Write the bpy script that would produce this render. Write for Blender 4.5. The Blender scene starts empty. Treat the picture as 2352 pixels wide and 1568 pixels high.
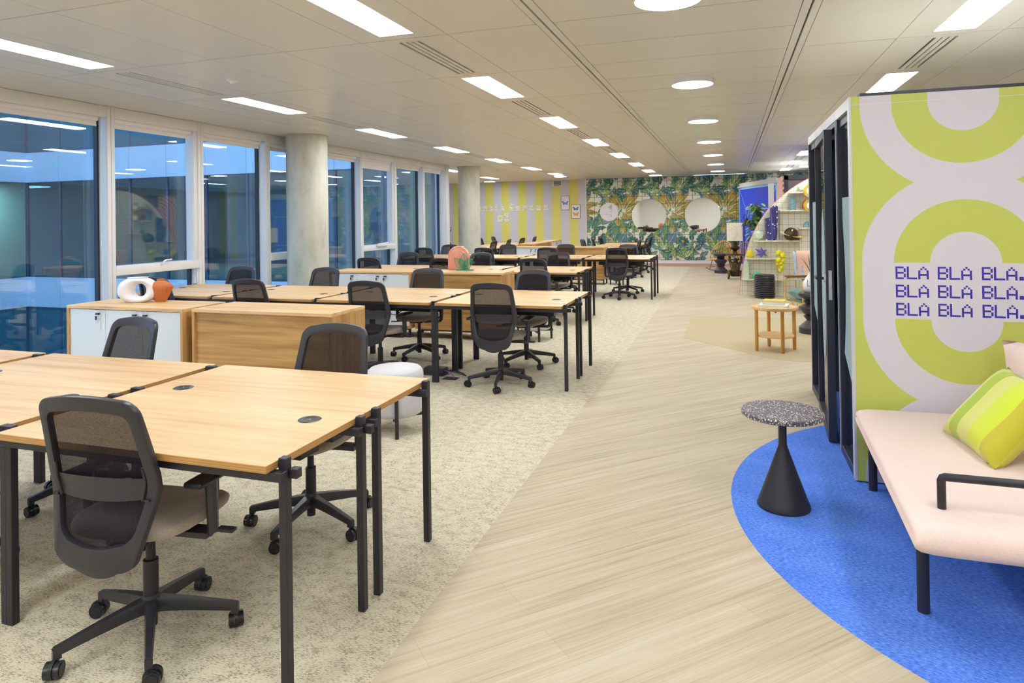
import bpy, bmesh, math, random
import numpy as np
from mathutils import Vector, Matrix

random.seed(7)
SC = bpy.context.scene
COL = SC.collection
PI = math.pi
R = math.radians

# ------------------------------------------------------------------ camera, world, exposure
cam = bpy.data.cameras.new('camera')
cam.sensor_width = 36.0
cam.lens = 23.4055
cam.shift_x = 0.00057
cam.shift_y = -0.12417
cam.clip_start = 0.05
cam.clip_end = 200
cam_o = bpy.data.objects.new('camera', cam)
COL.objects.link(cam_o)
_r = Vector((0.94983374, 0.31240877, -0.01471831))
_u = Vector((0.01593595, -0.00134464, 0.99987211))
_b = Vector((0.31234902, -0.94994682, -0.00625571))
cam_o.matrix_world = Matrix(((_r.x, _u.x, _b.x, 0), (_r.y, _u.y, _b.y, 0), (_r.z, _u.z, _b.z, 1.52), (0, 0, 0, 1)))
SC.camera = cam_o

w = bpy.data.worlds.new('dusk'); SC.world = w
w.use_nodes = True
wn = w.node_tree.nodes; wn.clear()
_bg = wn.new('ShaderNodeBackground'); _o = wn.new('ShaderNodeOutputWorld')
_tc = wn.new('ShaderNodeTexCoord'); _sx = wn.new('ShaderNodeSeparateXYZ'); _cr = wn.new('ShaderNodeValToRGB')
w.node_tree.links.new(_tc.outputs['Generated'], _sx.inputs[0])
w.node_tree.links.new(_sx.outputs['Z'], _cr.inputs[0])
_cr.color_ramp.elements[0].position = 0.0; _cr.color_ramp.elements[0].color = (0.42, 0.62, 0.95, 1)
_cr.color_ramp.elements[1].position = 0.8; _cr.color_ramp.elements[1].color = (0.24, 0.46, 0.95, 1)
w.node_tree.links.new(_cr.outputs[0], _bg.inputs['Color'])
_bg.inputs['Strength'].default_value = 2.3
w.node_tree.links.new(_bg.outputs[0], _o.inputs[0])

LAMP = 28.0            # radiance of the ceiling light diffusers
SC.view_settings.view_transform = 'Standard'
SC.view_settings.look = 'None'
SC.view_settings.exposure = 0.3
SC.view_settings.gamma = 1.0
SC.view_settings.use_curve_mapping = False
SC.cycles.use_denoising = True
SC.cycles.max_bounces = 10
SC.cycles.diffuse_bounces = 5
SC.cycles.glossy_bounces = 5
SC.cycles.transmission_bounces = 6
SC.cycles.transparent_max_bounces = 16
SC.cycles.caustics_reflective = False
SC.cycles.caustics_refractive = False
SC.cycles.sample_clamp_indirect = 6.0

# ------------------------------------------------------------------ mesh builder
class MB:
    def __init__(s):
        s.v = []; s.f = []; s.mi = []
    def add(s, vs, fs, mi=0):
        b = len(s.v); s.v += [tuple(p) for p in vs]
        for f in fs:
            s.f.append(tuple(b + i for i in f)); s.mi.append(mi)
        return s
    def box(s, x0, y0, z0, x1, y1, z1, mi=0, M=None):
        vs = [(x0, y0, z0), (x1, y0, z0), (x1, y1, z0), (x0, y1, z0), (x0, y0, z1), (x1, y0, z1), (x1, y1, z1), (x0, y1, z1)]
        if M is not None: vs = [M @ Vector(p) for p in vs]
        return s.add(vs, [(3, 2, 1, 0), (4, 5, 6, 7), (0, 1, 5, 4), (1, 2, 6, 5), (2, 3, 7, 6), (3, 0, 4, 7)], mi)
    def cyl(s, p0, p1, r0, r1=None, n=14, mi=0, caps=True):
        if r1 is None: r1 = r0
        p0 = Vector(p0); p1 = Vector(p1); d = (p1 - p0)
        if d.length < 1e-9: return s
        d.normalize(); a = d.orthogonal().normalized(); b = d.cross(a)
        vs = []
        for p, r in ((p0, r0), (p1, r1)):
            for i in range(n):
                t = 2 * PI * i / n
                vs.append(p + a * (r * math.cos(t)) + b * (r * math.sin(t)))
        fs = [(i, (i + 1) % n, n + (i + 1) % n, n + i) for i in range(n)]
        if caps: fs += [tuple(reversed(range(n))), tuple(range(n, 2 * n))]
        return s.add(vs, fs, mi)
    def tube(s, pts, r, n=8, mi=0, closed=False, rs=None):
        pts = [Vector(p) for p in pts]; m = len(pts); vs = []; prev = None
        for i, p in enumerate(pts):
            if closed: t = pts[(i + 1) % m] - pts[i - 1]
            else: t = pts[min(i + 1, m - 1)] - pts[max(i - 1, 0)]
            t.normalize()
            if prev is None: a = t.orthogonal().normalized()
            else:
                a = prev - t * prev.dot(t)
                a = a.normalized() if a.length > 1e-6 else t.orthogonal().normalized()
            prev = a; b = t.cross(a); rr = rs[i] if rs else r
            for k in range(n):
                q = 2 * PI * k / n
                vs.append(p + a * (rr * math.cos(q)) + b * (rr * math.sin(q)))
        fs = []
        for i in range(m if closed else m - 1):
            j = (i + 1) % m
            for k in range(n):
                l = (k + 1) % n
                fs.append((i * n + k, i * n + l, j * n + l, j * n + k))
        if not closed: fs += [tuple(reversed(range(n))), tuple(range((m - 1) * n, m * n))]
        return s.add(vs, fs, mi)
    def lathe(s, prof, n=28, c=(0, 0, 0), mi=0, sx=1, sy=1):
        vs = []; m = len(prof)
        for r, z in prof:
            for k in range(n):
                t = 2 * PI * k / n
                vs.append((c[0] + sx * r * math.cos(t), c[1] + sy * r * math.sin(t), c[2] + z))
        fs = []
        for i in range(m - 1):
            for k in range(n):
                l = (k + 1) % n
                fs.append((i * n + k, i * n + l, (i + 1) * n + l, (i + 1) * n + k))
        if prof[0][0] > 1e-6: fs.append(tuple(reversed(range(n))))
        if prof[-1][0] > 1e-6: fs.append(tuple(range((m - 1) * n, m * n)))
        return s.add(vs, fs, mi)
    def grid(s, fn, nu, nv, mi=0, cu=False, cv=False):
        vs = [fn(i / (nu if cu else nu - 1), j / (nv if cv else nv - 1)) for i in range(nu) for j in range(nv)]
        fs = []
        for i in range(nu if cu else nu - 1):
            for j in range(nv if cv else nv - 1):
                i2 = (i + 1) % nu; j2 = (j + 1) % nv
                fs.append((i * nv + j, i2 * nv + j, i2 * nv + j2, i * nv + j2))
        return s.add(vs, fs, mi)
    def prism(s, poly, fn0, fn1, mi=0):
        n = len(poly)
        vs = [fn0(*p) for p in poly] + [fn1(*p) for p in poly]
        fs = [(i, (i + 1) % n, n + (i + 1) % n, n + i) for i in range(n)] + [tuple(reversed(range(n))), tuple(range(n, 2 * n))]
        return s.add(vs, fs, mi)
    def mesh(s, name, mats, bevel=0, seg=2, ang=35, fix=True):
        me = bpy.data.meshes.new(name)
        me.from_pydata(s.v, [], s.f)
        for m in mats: me.materials.append(m)
        if len(mats) > 1: me.polygons.foreach_set('material_index', s.mi)
        bm = bmesh.new(); bm.from_mesh(me)
        bmesh.ops.remove_doubles(bm, verts=bm.verts, dist=1e-6)
        if fix: bmesh.ops.recalc_face_normals(bm, faces=bm.faces)
        if bevel:
            es = [e for e in bm.edges if len(e.link_faces) == 2 and e.calc_face_angle(0) > R(30)]
            bmesh.ops.bevel(bm, geom=es, offset=bevel, segments=seg, affect='EDGES', profile=0.5)
        bm.to_mesh(me); bm.free()
        me.polygons.foreach_set('use_smooth', [True] * len(me.polygons))
        me.set_sharp_from_angle(angle=R(ang))
        me.update()
        return me
    def build(s, name, mats, parent=None, bevel=0, seg=2, ang=35, loc=None, fix=True):
        if not isinstance(mats, (list, tuple)): mats = [mats]
        o = bpy.data.objects.new(name, s.mesh(name, mats, bevel, seg, ang, fix))
        COL.objects.link(o)
        if parent is not None: o.parent = parent
        if loc is not None: o.location = loc
        return o

def inst(name, me, parent=None, loc=None, rz=0):
    o = bpy.data.objects.new(name, me); COL.objects.link(o)
    if parent is not None: o.parent = parent
    if loc is not None: o.location = loc
    if rz: o.rotation_euler = (0, 0, rz)
    return o
def tag(o, label=None, cat=None, group=None, kind=None):
    if label: o['label'] = label
    if cat: o['category'] = cat
    if group: o['group'] = group
    if kind: o['kind'] = kind
    return o
def thing(name, label, cat, loc=(0, 0, 0), rz=0, group=None, kind=None):
    o = bpy.data.objects.new(name, None); COL.objects.link(o)
    o.empty_display_size = 0.1
    o.location = loc; o.rotation_euler = (0, 0, rz)
    return tag(o, label, cat, group, kind)
def copy_tree(o, parent=None):
    c = o.copy(); COL.objects.link(c)
    if parent is not None: c.parent = parent
    for ch in list(o.children): copy_tree(ch, c)
    return c

# ------------------------------------------------------------------ materials
def nodes(m):
    m.use_nodes = True
    nt = m.node_tree
    return nt, nt.nodes, nt.links
def mat(name, c, rough=0.5, metal=0.0, spec=0.5, emit=None, es=0, coat=0, sheen=0):
    m = bpy.data.materials.new(name)
    nt, N, L = nodes(m)
    b = N['Principled BSDF']
    b.inputs['Base Color'].default_value = (*c, 1)
    b.inputs['Roughness'].default_value = rough
    b.inputs['Metallic'].default_value = metal
    b.inputs['Specular IOR Level'].default_value = spec
    b.inputs['Coat Weight'].default_value = coat
    if sheen:
        b.inputs['Sheen Weight'].default_value = sheen
    if emit:
        b.inputs['Emission Color'].default_value = (*emit, 1)
        b.inputs['Emission Strength'].default_value = es
    return m
def srgb(r, g, b):
    f = lambda c: (c / 255 / 12.92) if c / 255 <= 0.04045 else ((c / 255 + 0.055) / 1.055) ** 2.4
    return (f(r), f(g), f(b))
class NT:
    """small helper to chain nodes"""
    def __init__(s, m):
        s.nt, s.N, s.L = nodes(m); s.b = s.N['Principled BSDF']
    def n(s, t, **kw):
        x = s.N.new(t)
        for k, v in kw.items(): setattr(x, k, v)
        return x
    def l(s, a, b): s.L.new(a, b)
    def val(s, x, v):
        if hasattr(v, 'is_output'): s.l(v, x)
        else: x.default_value = v
    def math(s, op, a, b=0.0, c=None):
        x = s.n('ShaderNodeMath', operation=op); s.val(x.inputs[0], a)
        if b is not None: s.val(x.inputs[1], b)
        if c is not None: s.val(x.inputs[2], c)
        return x.outputs[0]
    def coord(s, kind='Object'): return s.n('ShaderNodeTexCoord').outputs[kind]
    def pos(s): return s.n('ShaderNodeNewGeometry').outputs['Position']
    def sep(s, v):
        x = s.n('ShaderNodeSeparateXYZ'); s.l(v, x.inputs[0]); return x.outputs
    def mapping(s, v, loc=(0, 0, 0), rot=(0, 0, 0), sc=(1, 1, 1)):
        x = s.n('ShaderNodeMapping'); s.l(v, x.inputs[0])
        x.inputs['Location'].default_value = loc; x.inputs['Rotation'].default_value = rot; x.inputs['Scale'].default_value = sc
        return x.outputs[0]
    def noise(s, v, scale, detail=3, rough=0.5, dist=0):
        x = s.n('ShaderNodeTexNoise'); s.l(v, x.inputs['Vector']); x.inputs['Scale'].default_value = scale
        x.inputs['Detail'].default_value = detail; x.inputs['Roughness'].default_value = rough; x.inputs['Distortion'].default_value = dist
        return x.outputs['Fac']
    def ramp(s, f, els, interp='LINEAR'):
        x = s.n('ShaderNodeValToRGB'); s.l(f, x.inputs[0]); cr = x.color_ramp; cr.interpolation = interp
        while len(cr.elements) < len(els): cr.elements.new(0.5)
        for e, (p, c) in zip(cr.elements, els): e.position = p; e.color = (*c, 1)
        return x.outputs[0]
    def mix(s, f, a, b, mode='MIX'):
        x = s.n('ShaderNodeMix', data_type='RGBA', blend_type=mode)
        s.val(x.inputs[0], f)
        for i, v in ((6, a), (7, b)):
            if hasattr(v, 'is_output'): s.l(v, x.inputs[i])
            else: x.inputs[i].default_value = (*v, 1)
        return x.outputs[2]
    def color(s, c): s.l(c, s.b.inputs['Base Color'])
    def bump(s, h, strength=0.2, dist=0.002):
        x = s.n('ShaderNodeBump'); s.l(h, x.inputs['Height']); x.inputs['Strength'].default_value = strength; x.inputs['Distance'].default_value = dist
        s.l(x.outputs[0], s.b.inputs['Normal'])

def wood(name, cols, axis=0, sc=1.0, rough=0.42):
    m = mat(name, cols[1], rough, spec=0.4); t = NT(m)
    v = t.coord()
    oi = t.n('ShaderNodeObjectInfo')
    mp = t.n('ShaderNodeVectorMath', operation='ADD'); t.l(v, mp.inputs[0])
    cmb = t.n('ShaderNodeCombineXYZ')
    for i, k in enumerate((13.0, 7.0, 5.0)): t.l(t.math('MULTIPLY', oi.outputs['Random'], k), cmb.inputs[i])
    t.l(cmb.outputs[0], mp.inputs[1])
    s = [26 * sc] * 3; s[axis] = 1.3 * sc
    q = t.mapping(mp.outputs[0], sc=tuple(s))
    f = t.noise(q, 1.0, 5, 0.62, 0.25)
    s2 = [5 * sc] * 3; s2[axis] = 0.5 * sc
    g = t.noise(t.mapping(mp.outputs[0], sc=tuple(s2)), 1.0, 2, 0.5, 0.6)
    h = t.math('ADD', t.math('MULTIPLY', f, 0.62), t.math('MULTIPLY', g, 0.38))
    t.color(t.ramp(h, [(0.36, cols[0]), (0.5, cols[1]), (0.63, cols[2])]))
    return m
M = {}
M['desk_wood'] = wood('desk_wood', [srgb(198, 158, 112), srgb(216, 180, 134), srgb(225, 193, 149)], 0)
M['oak_h'] = wood('oak_h', [srgb(150, 108, 58), srgb(186, 142, 84), srgb(206, 164, 104)], 0)
M['oak_v'] = wood('oak_v', [srgb(158, 114, 62), srgb(190, 146, 88), srgb(208, 166, 106)], 2)
M['oak_y'] = wood('oak_y', [srgb(190, 146, 96), srgb(216, 176, 124), srgb(228, 192, 142)], 0)
M['table_oak'] = wood('table_oak', [srgb(176, 122, 52), srgb(206, 154, 78), srgb(222, 174, 100)], 2, 1.6)
M['table_oak_x'] = wood('table_oak_x', [srgb(206, 160, 96), srgb(228, 186, 122), srgb(236, 200, 140)], 0, 1.3)
def ply_mat():
    m = mat('ply_edge', srgb(196, 150, 84), 0.5); t = NT(m)
    z = t.sep(t.pos())[2]
    f = t.math('FRACT', t.math('MULTIPLY', z, 128.0))
    n = t.noise(t.mapping(t.pos(), sc=(8, 8, 260)), 1, 2)
    g = t.math('ADD', t.math('MULTIPLY', f, 0.5), t.math('MULTIPLY', n, 0.5))
    t.color(t.ramp(g, [(0.3, srgb(166, 120, 64)), (0.6, srgb(190, 144, 84)), (0.8, srgb(202, 158, 98))]))
    return m
M['ply'] = ply_mat()
M['black'] = mat('black_metal', srgb(43, 41, 48), 0.42, 0.0, 0.4)
M['plastic'] = mat('chair_plastic', srgb(46, 44, 52), 0.36, 0.0, 0.5)
M['plastic_dark'] = mat('chair_plastic_dark', srgb(34, 33, 39), 0.35)
M['rubber'] = mat('caster_rubber', srgb(38, 38, 44), 0.25)
M['chrome'] = mat('chrome', (0.75, 0.75, 0.76), 0.18, 1.0)
def seat_mat():
    m = mat('seat_fabric', srgb(128, 116, 106), 0.9, sheen=0.3); t = NT(m)
    n = t.noise(t.mapping(t.coord(), sc=(420, 420, 420)), 1, 2)
    t.color(t.ramp(n, [(0.3, srgb(138, 126, 115)), (0.7, srgb(180, 166, 152))])); t.bump(n, 0.15, 0.001)
    return m
M['seat'] = seat_mat()
def net_mat():
    m = bpy.data.materials.new('chair_net'); nt, N, L = nodes(m); N.clear()
    o = N.new('ShaderNodeOutputMaterial'); mx = N.new('ShaderNodeMixShader'); tr = N.new('ShaderNodeBsdfTransparent')
    df = N.new('ShaderNodeBsdfDiffuse'); df.inputs[0].default_value = (*srgb(44, 41, 46), 1)
    tc = N.new('ShaderNodeTexCoord'); mp = N.new('ShaderNodeMapping'); mp.inputs['Scale'].default_value = (700, 700, 380); ns = N.new('ShaderNodeTexNoise'); ns.inputs['Scale'].default_value = 1
    ns.inputs['Detail'].default_value = 1
    mr = N.new('ShaderNodeMapRange'); mr.inputs[1].default_value = 0.3; mr.inputs[2].default_value = 0.7; mr.inputs[3].default_value = 0.8; mr.inputs[4].default_value = 0.95
    L.new(tc.outputs['Object'], mp.inputs[0]); L.new(mp.outputs[0], ns.inputs['Vector']); L.new(ns.outputs['Fac'], mr.inputs[0])
    L.new(mr.outputs[0], mx.inputs[0]); L.new(tr.outputs[0], mx.inputs[1]); L.new(df.outputs[0], mx.inputs[2]); L.new(mx.outputs[0], o.inputs[0])
    return m
M['net'] = net_mat()
M['white_door'] = mat('white_door', srgb(226, 229, 229), 0.35)
M['white'] = mat('white_paint', srgb(236, 234, 232), 0.6)
M['frame_white'] = mat('window_frame_white', srgb(228, 226, 226), 0.4)
M['blind'] = mat('blind_fabric', srgb(236, 230, 228), 0.8)
M['gasket'] = mat('black_gasket', srgb(36, 40, 50), 0.5)
M['cord'] = mat('white_cord', srgb(238, 238, 230), 0.7)
def ceil_mat():
    m = mat('ceiling_panel', srgb(226, 222, 212), 0.3, 0.0, 0.5); return m
M['ceil'] = ceil_mat()
M['ceil_gap'] = mat('ceiling_shadow_gap', srgb(120, 114, 104), 0.8)
M['ceil_void'] = mat('ceiling_void', srgb(44, 42, 38), 0.9)
M['soffit'] = mat('plaster_soffit', srgb(224, 220, 212), 0.75)
M['lamp'] = mat('lamp_diffuser', (1, 1, 1), 0.5, emit=(0.90, 0.96, 1.0), es=LAMP)
M['drum'] = mat('lamp_drum_white', srgb(238, 238, 236), 0.4)
def concrete():
    m = mat('concrete', srgb(198, 196, 182), 0.75); t = NT(m)
    a = t.noise(t.mapping(t.pos(), sc=(3, 3, 1.2)), 1.2, 6, 0.6)
    b = t.noise(t.pos(), 60, 2)
    h = t.math('ADD', t.math('MULTIPLY', a, 0.8), t.math('MULTIPLY', b, 0.2))
    t.color(t.ramp(h, [(0.3, srgb(172, 170, 156)), (0.5, srgb(200, 198, 184)), (0.7, srgb(214, 211, 196))])); t.bump(b, 0.1, 0.002)
    return m
M['concrete'] = concrete()
def carpet():
    m = mat('carpet_loop', srgb(206, 196, 170), 0.95, spec=0.1); t = NT(m)
    p = t.pos()
    big = t.noise(t.mapping(p, sc=(15.0, 22.0, 1)), 1, 3, 0.6)
    st = t.noise(t.mapping(p, sc=(70, 230, 1)), 1, 2, 0.6, 0.3)
    fine = t.noise(t.mapping(p, sc=(240, 330, 1)), 1, 2, 0.6)
    s = t.math('ADD', t.math('MULTIPLY', st, 0.7), t.math('MULTIPLY', big, 0.35))
    s = t.math('ADD', s, t.math('MULTIPLY', fine, 0.25))
    fl = t.ramp(s, [(0.63, srgb(228, 220, 199)), (0.77, srgb(160, 151, 134))])
    c2 = t.ramp(fine, [(0.3, srgb(214, 206, 184)), (0.65, srgb(240, 234, 218))])
    t.color(t.mix(0.4, fl, t.mix(1.0, fl, c2, 'MULTIPLY')))
    t.bump(fine, 0.35, 0.004)
    return m
M['carpet'] = carpet()
def vinyl():
    m = mat('vinyl_plank', srgb(206, 188, 156), 0.62, spec=0.18); t = NT(m)
    q = t.mapping(t.pos(), rot=(0, 0, R(-45)))
    a = t.noise(t.mapping(q, sc=(1.1, 34, 1)), 1, 5, 0.65, 0.15)
    b = t.noise(t.mapping(q, sc=(2.2, 120, 1)), 1, 3, 0.6)
    c = t.noise(t.mapping(q, sc=(0.8, 6, 1)), 1, 2, 0.5)
    h = t.math('ADD', t.math('ADD', t.math('MULTIPLY', a, 0.5), t.math('MULTIPLY', b, 0.25)), t.math('MULTIPLY', c, 0.25))
    base = t.ramp(h, [(0.36, srgb(168, 154, 130)), (0.46, srgb(191, 175, 148)), (0.54, srgb(201, 186, 160)), (0.64, srgb(206, 196, 178))])
    # faint plank joints
    br = t.n('ShaderNodeTexBrick'); t.l(q, br.inputs['Vector'])
    br.offset = 0.37; br.inputs['Scale'].default_value = 1.0; br.inputs['Brick Width'].default_value = 1.2; br.inputs['Row Height'].default_value = 0.18
    br.inputs['Mortar Size'].default_value = 0.0016; br.inputs['Mortar Smooth'].default_value = 0.3
    br.inputs['Color1'].default_value = (1, 1, 1, 1); br.inputs['Color2'].default_value = (0.955, 0.955, 0.955, 1); br.inputs['Mortar'].default_value = (0.82, 0.8, 0.78, 1)
    t.color(t.mix(1.0, base, br.outputs['Color'], 'MULTIPLY'))
    return m
M['vinyl'] = vinyl()
def rugm():
    m = mat('blue_carpet', srgb(84, 128, 222), 0.95, spec=0.1); t = NT(m)
    q = t.mapping(t.pos(), rot=(0, 0, R(20)))
    a = t.noise(t.mapping(q, sc=(55, 190, 1)), 1, 3, 0.7)
    b = t.noise(t.mapping(q, sc=(3, 5, 1)), 1, 2)
    h = t.math('ADD', t.math('MULTIPLY', a, 0.85), t.math('MULTIPLY', b, 0.15))
    t.color(t.ramp(h, [(0.33, srgb(58, 94, 194)), (0.5, srgb(86, 130, 228)), (0.68, srgb(136, 172, 244))])); t.bump(a, 0.3, 0.003)
    return m
M['rug'] = rugm()
def glass(name, tint, rough=0.0, fac=1.0, alpha=None):
    m = bpy.data.materials.new(name); nt, N, L = nodes(m); N.clear()
    o = N.new('ShaderNodeOutputMaterial'); mx = N.new('ShaderNodeMixShader'); tr = N.new('ShaderNodeBsdfTransparent'); gl = N.new('ShaderNodeBsdfGlossy')
    tr.inputs[0].default_value = (*tint, 1); gl.inputs['Roughness'].default_value = rough
    lw = N.new('ShaderNodeLayerWeight'); lw.inputs[0].default_value = 0.5
    pw = N.new('ShaderNodeMath'); pw.operation = 'POWER'; pw.inputs[1].default_value = 5.0
    mu = N.new('ShaderNodeMath'); mu.operation = 'MULTIPLY_ADD'; mu.use_clamp = True; mu.inputs[1].default_value = 0.95; mu.inputs[2].default_value = 0.043 * fac
    L.new(lw.outputs['Facing'], pw.inputs[0]); L.new(pw.outputs[0], mu.inputs[0]); L.new(mu.outputs[0], mx.inputs[0]); L.new(tr.outputs[0], mx.inputs[1]); L.new(gl.outputs[0], mx.inputs[2]); L.new(mx.outputs[0], o.inputs[0])
    return m
M['glass'] = glass('window_glass', (0.86, 0.95, 0.97), 0, 3.0)
M['glass_clear'] = glass('booth_glass', (0.88, 0.93, 0.93), 0, 1.2)
M['glass_far'] = glass('facade_glass', (0.46, 0.66, 0.76), 0, 1.4)
M['glass_dark'] = mat('dark_facade_glass', srgb(62, 116, 128), 0.25, 0.0, 0.35)
M['spandrel'] = mat('spandrel_panel', srgb(206, 222, 232), 0.4)
M['facade_frame'] = mat('facade_frame', srgb(70, 84, 110), 0.5)
M['navy'] = mat('booth_frame_navy', srgb(44, 48, 66), 0.4)
M['silver'] = mat('booth_silver', srgb(206, 206, 212), 0.35, 0.1)
M['brass'] = mat('brass', srgb(224, 186, 84), 0.3, 0.6)
# ------------------------------------------------------------------ setting: floors, walls, ceiling
FY = 21.95           # far wall
CZ = 2.80            # ceiling
MUL = [2.925, 4.22, 5.514, 6.804, 8.095, 9.39, 10.685, 11.985, 13.281, 14.41]
def struct(name, mb, m, parent=None, **kw):
    o = mb.build(name, m, parent, **kw)
    if parent is None: o['kind'] = 'structure'
    return o
struct('floor_carpet', MB().box(-6.75, -7, -.15, -1.15, 20.6, 0).box(-20.0, 14.43, -.15, -6.75, 20.6, 0), M['carpet'])
struct('floor_vinyl', MB().box(-1.15, -7, -.15, 5, 20.6, 0), M['vinyl'])
M['pink_floor'] = mat('pink_floor', srgb(206, 152, 128), 0.6)
struct('floor_strip', MB().box(-20, 20.6, -.15, 5, FY, 0.001), M['pink_floor'])
rug = MB().lathe([(0.0, .0025), (1.86, .0025), (1.87, 0.0005)], 128, (1.85, 3.85, 0))
struct('floor_rug', rug, M['rug'])

def lounge():
    m = mat('lounge_carpet', srgb(212, 192, 154), 0.95, spec=0.1); t = NT(m)
    n = t.noise(t.mapping(t.pos(), sc=(160, 160, 1)), 1, 2, .6)
    t.color(t.ramp(n, [(.3, srgb(178, 162, 132)), (.7, srgb(206, 190, 158))])); t.bump(n, .25, .003); return m
M['lounge'] = lounge()
LP = [(-.58, 10.42), (-.58, 8.55), (.42, 7.50), (.60, 7.46), (4.98, 7.46), (4.98, 10.6), (1.1, 10.6)]
struct('floor_lounge_carpet', MB().prism(LP, lambda x, y: (x, y, 0.0002), lambda x, y: (x, y, .0022)), M['lounge'])
def stripes():
    m = mat('wall_stripes', srgb(214, 210, 214), 0.7); t = NT(m)
    x = t.sep(t.pos())[0]
    f = t.math('FRACT', t.math('MULTIPLY', t.math('ADD', x, 8.183), 1 / .606))
    k = t.math('LESS_THAN', f, 0.5)
    t.color(t.mix(k, srgb(208, 204, 210), srgb(221, 213, 112)))
    return m
M['stripes'] = stripes()
struct('wall_far', MB().box(-20.2, FY, 0, -4.60, FY + .2, CZ), M['stripes'])
M['tile_grout'] = mat('tile_grout', srgb(44, 46, 52), 0.8)
tw = struct('wall_far_tiled', MB().box(-4.57, FY + .004, 0, 5, FY + .2, CZ), M['tile_grout'])
struct('trim_1', MB().box(-4.60, FY - .01, 0, -4.566, FY + .2, CZ), M['white'])
struct('baseboard_far', MB().box(-4.566, FY - .02, 0, 5, FY + .004, .10).box(-20, FY - .02, 0, -4.60, FY, .10), M['white'], bevel=.003)
struct('wall_right', MB().box(5, -7, -.15, 5.2, FY + .2, CZ), M['white'])
struct('wall_back', MB().box(-6.8, -7.2, -.15, 5.2, -7, CZ), M['white'])
struct('wall_left', MB().box(-6.76, -7, CZ, -6.38, 14.41, 6.6).box(-6.62, -7.2, -.15, -6.38, 1.60, CZ), M['white'])  # upper box is unseen, added above the windows to block the sky

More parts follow.
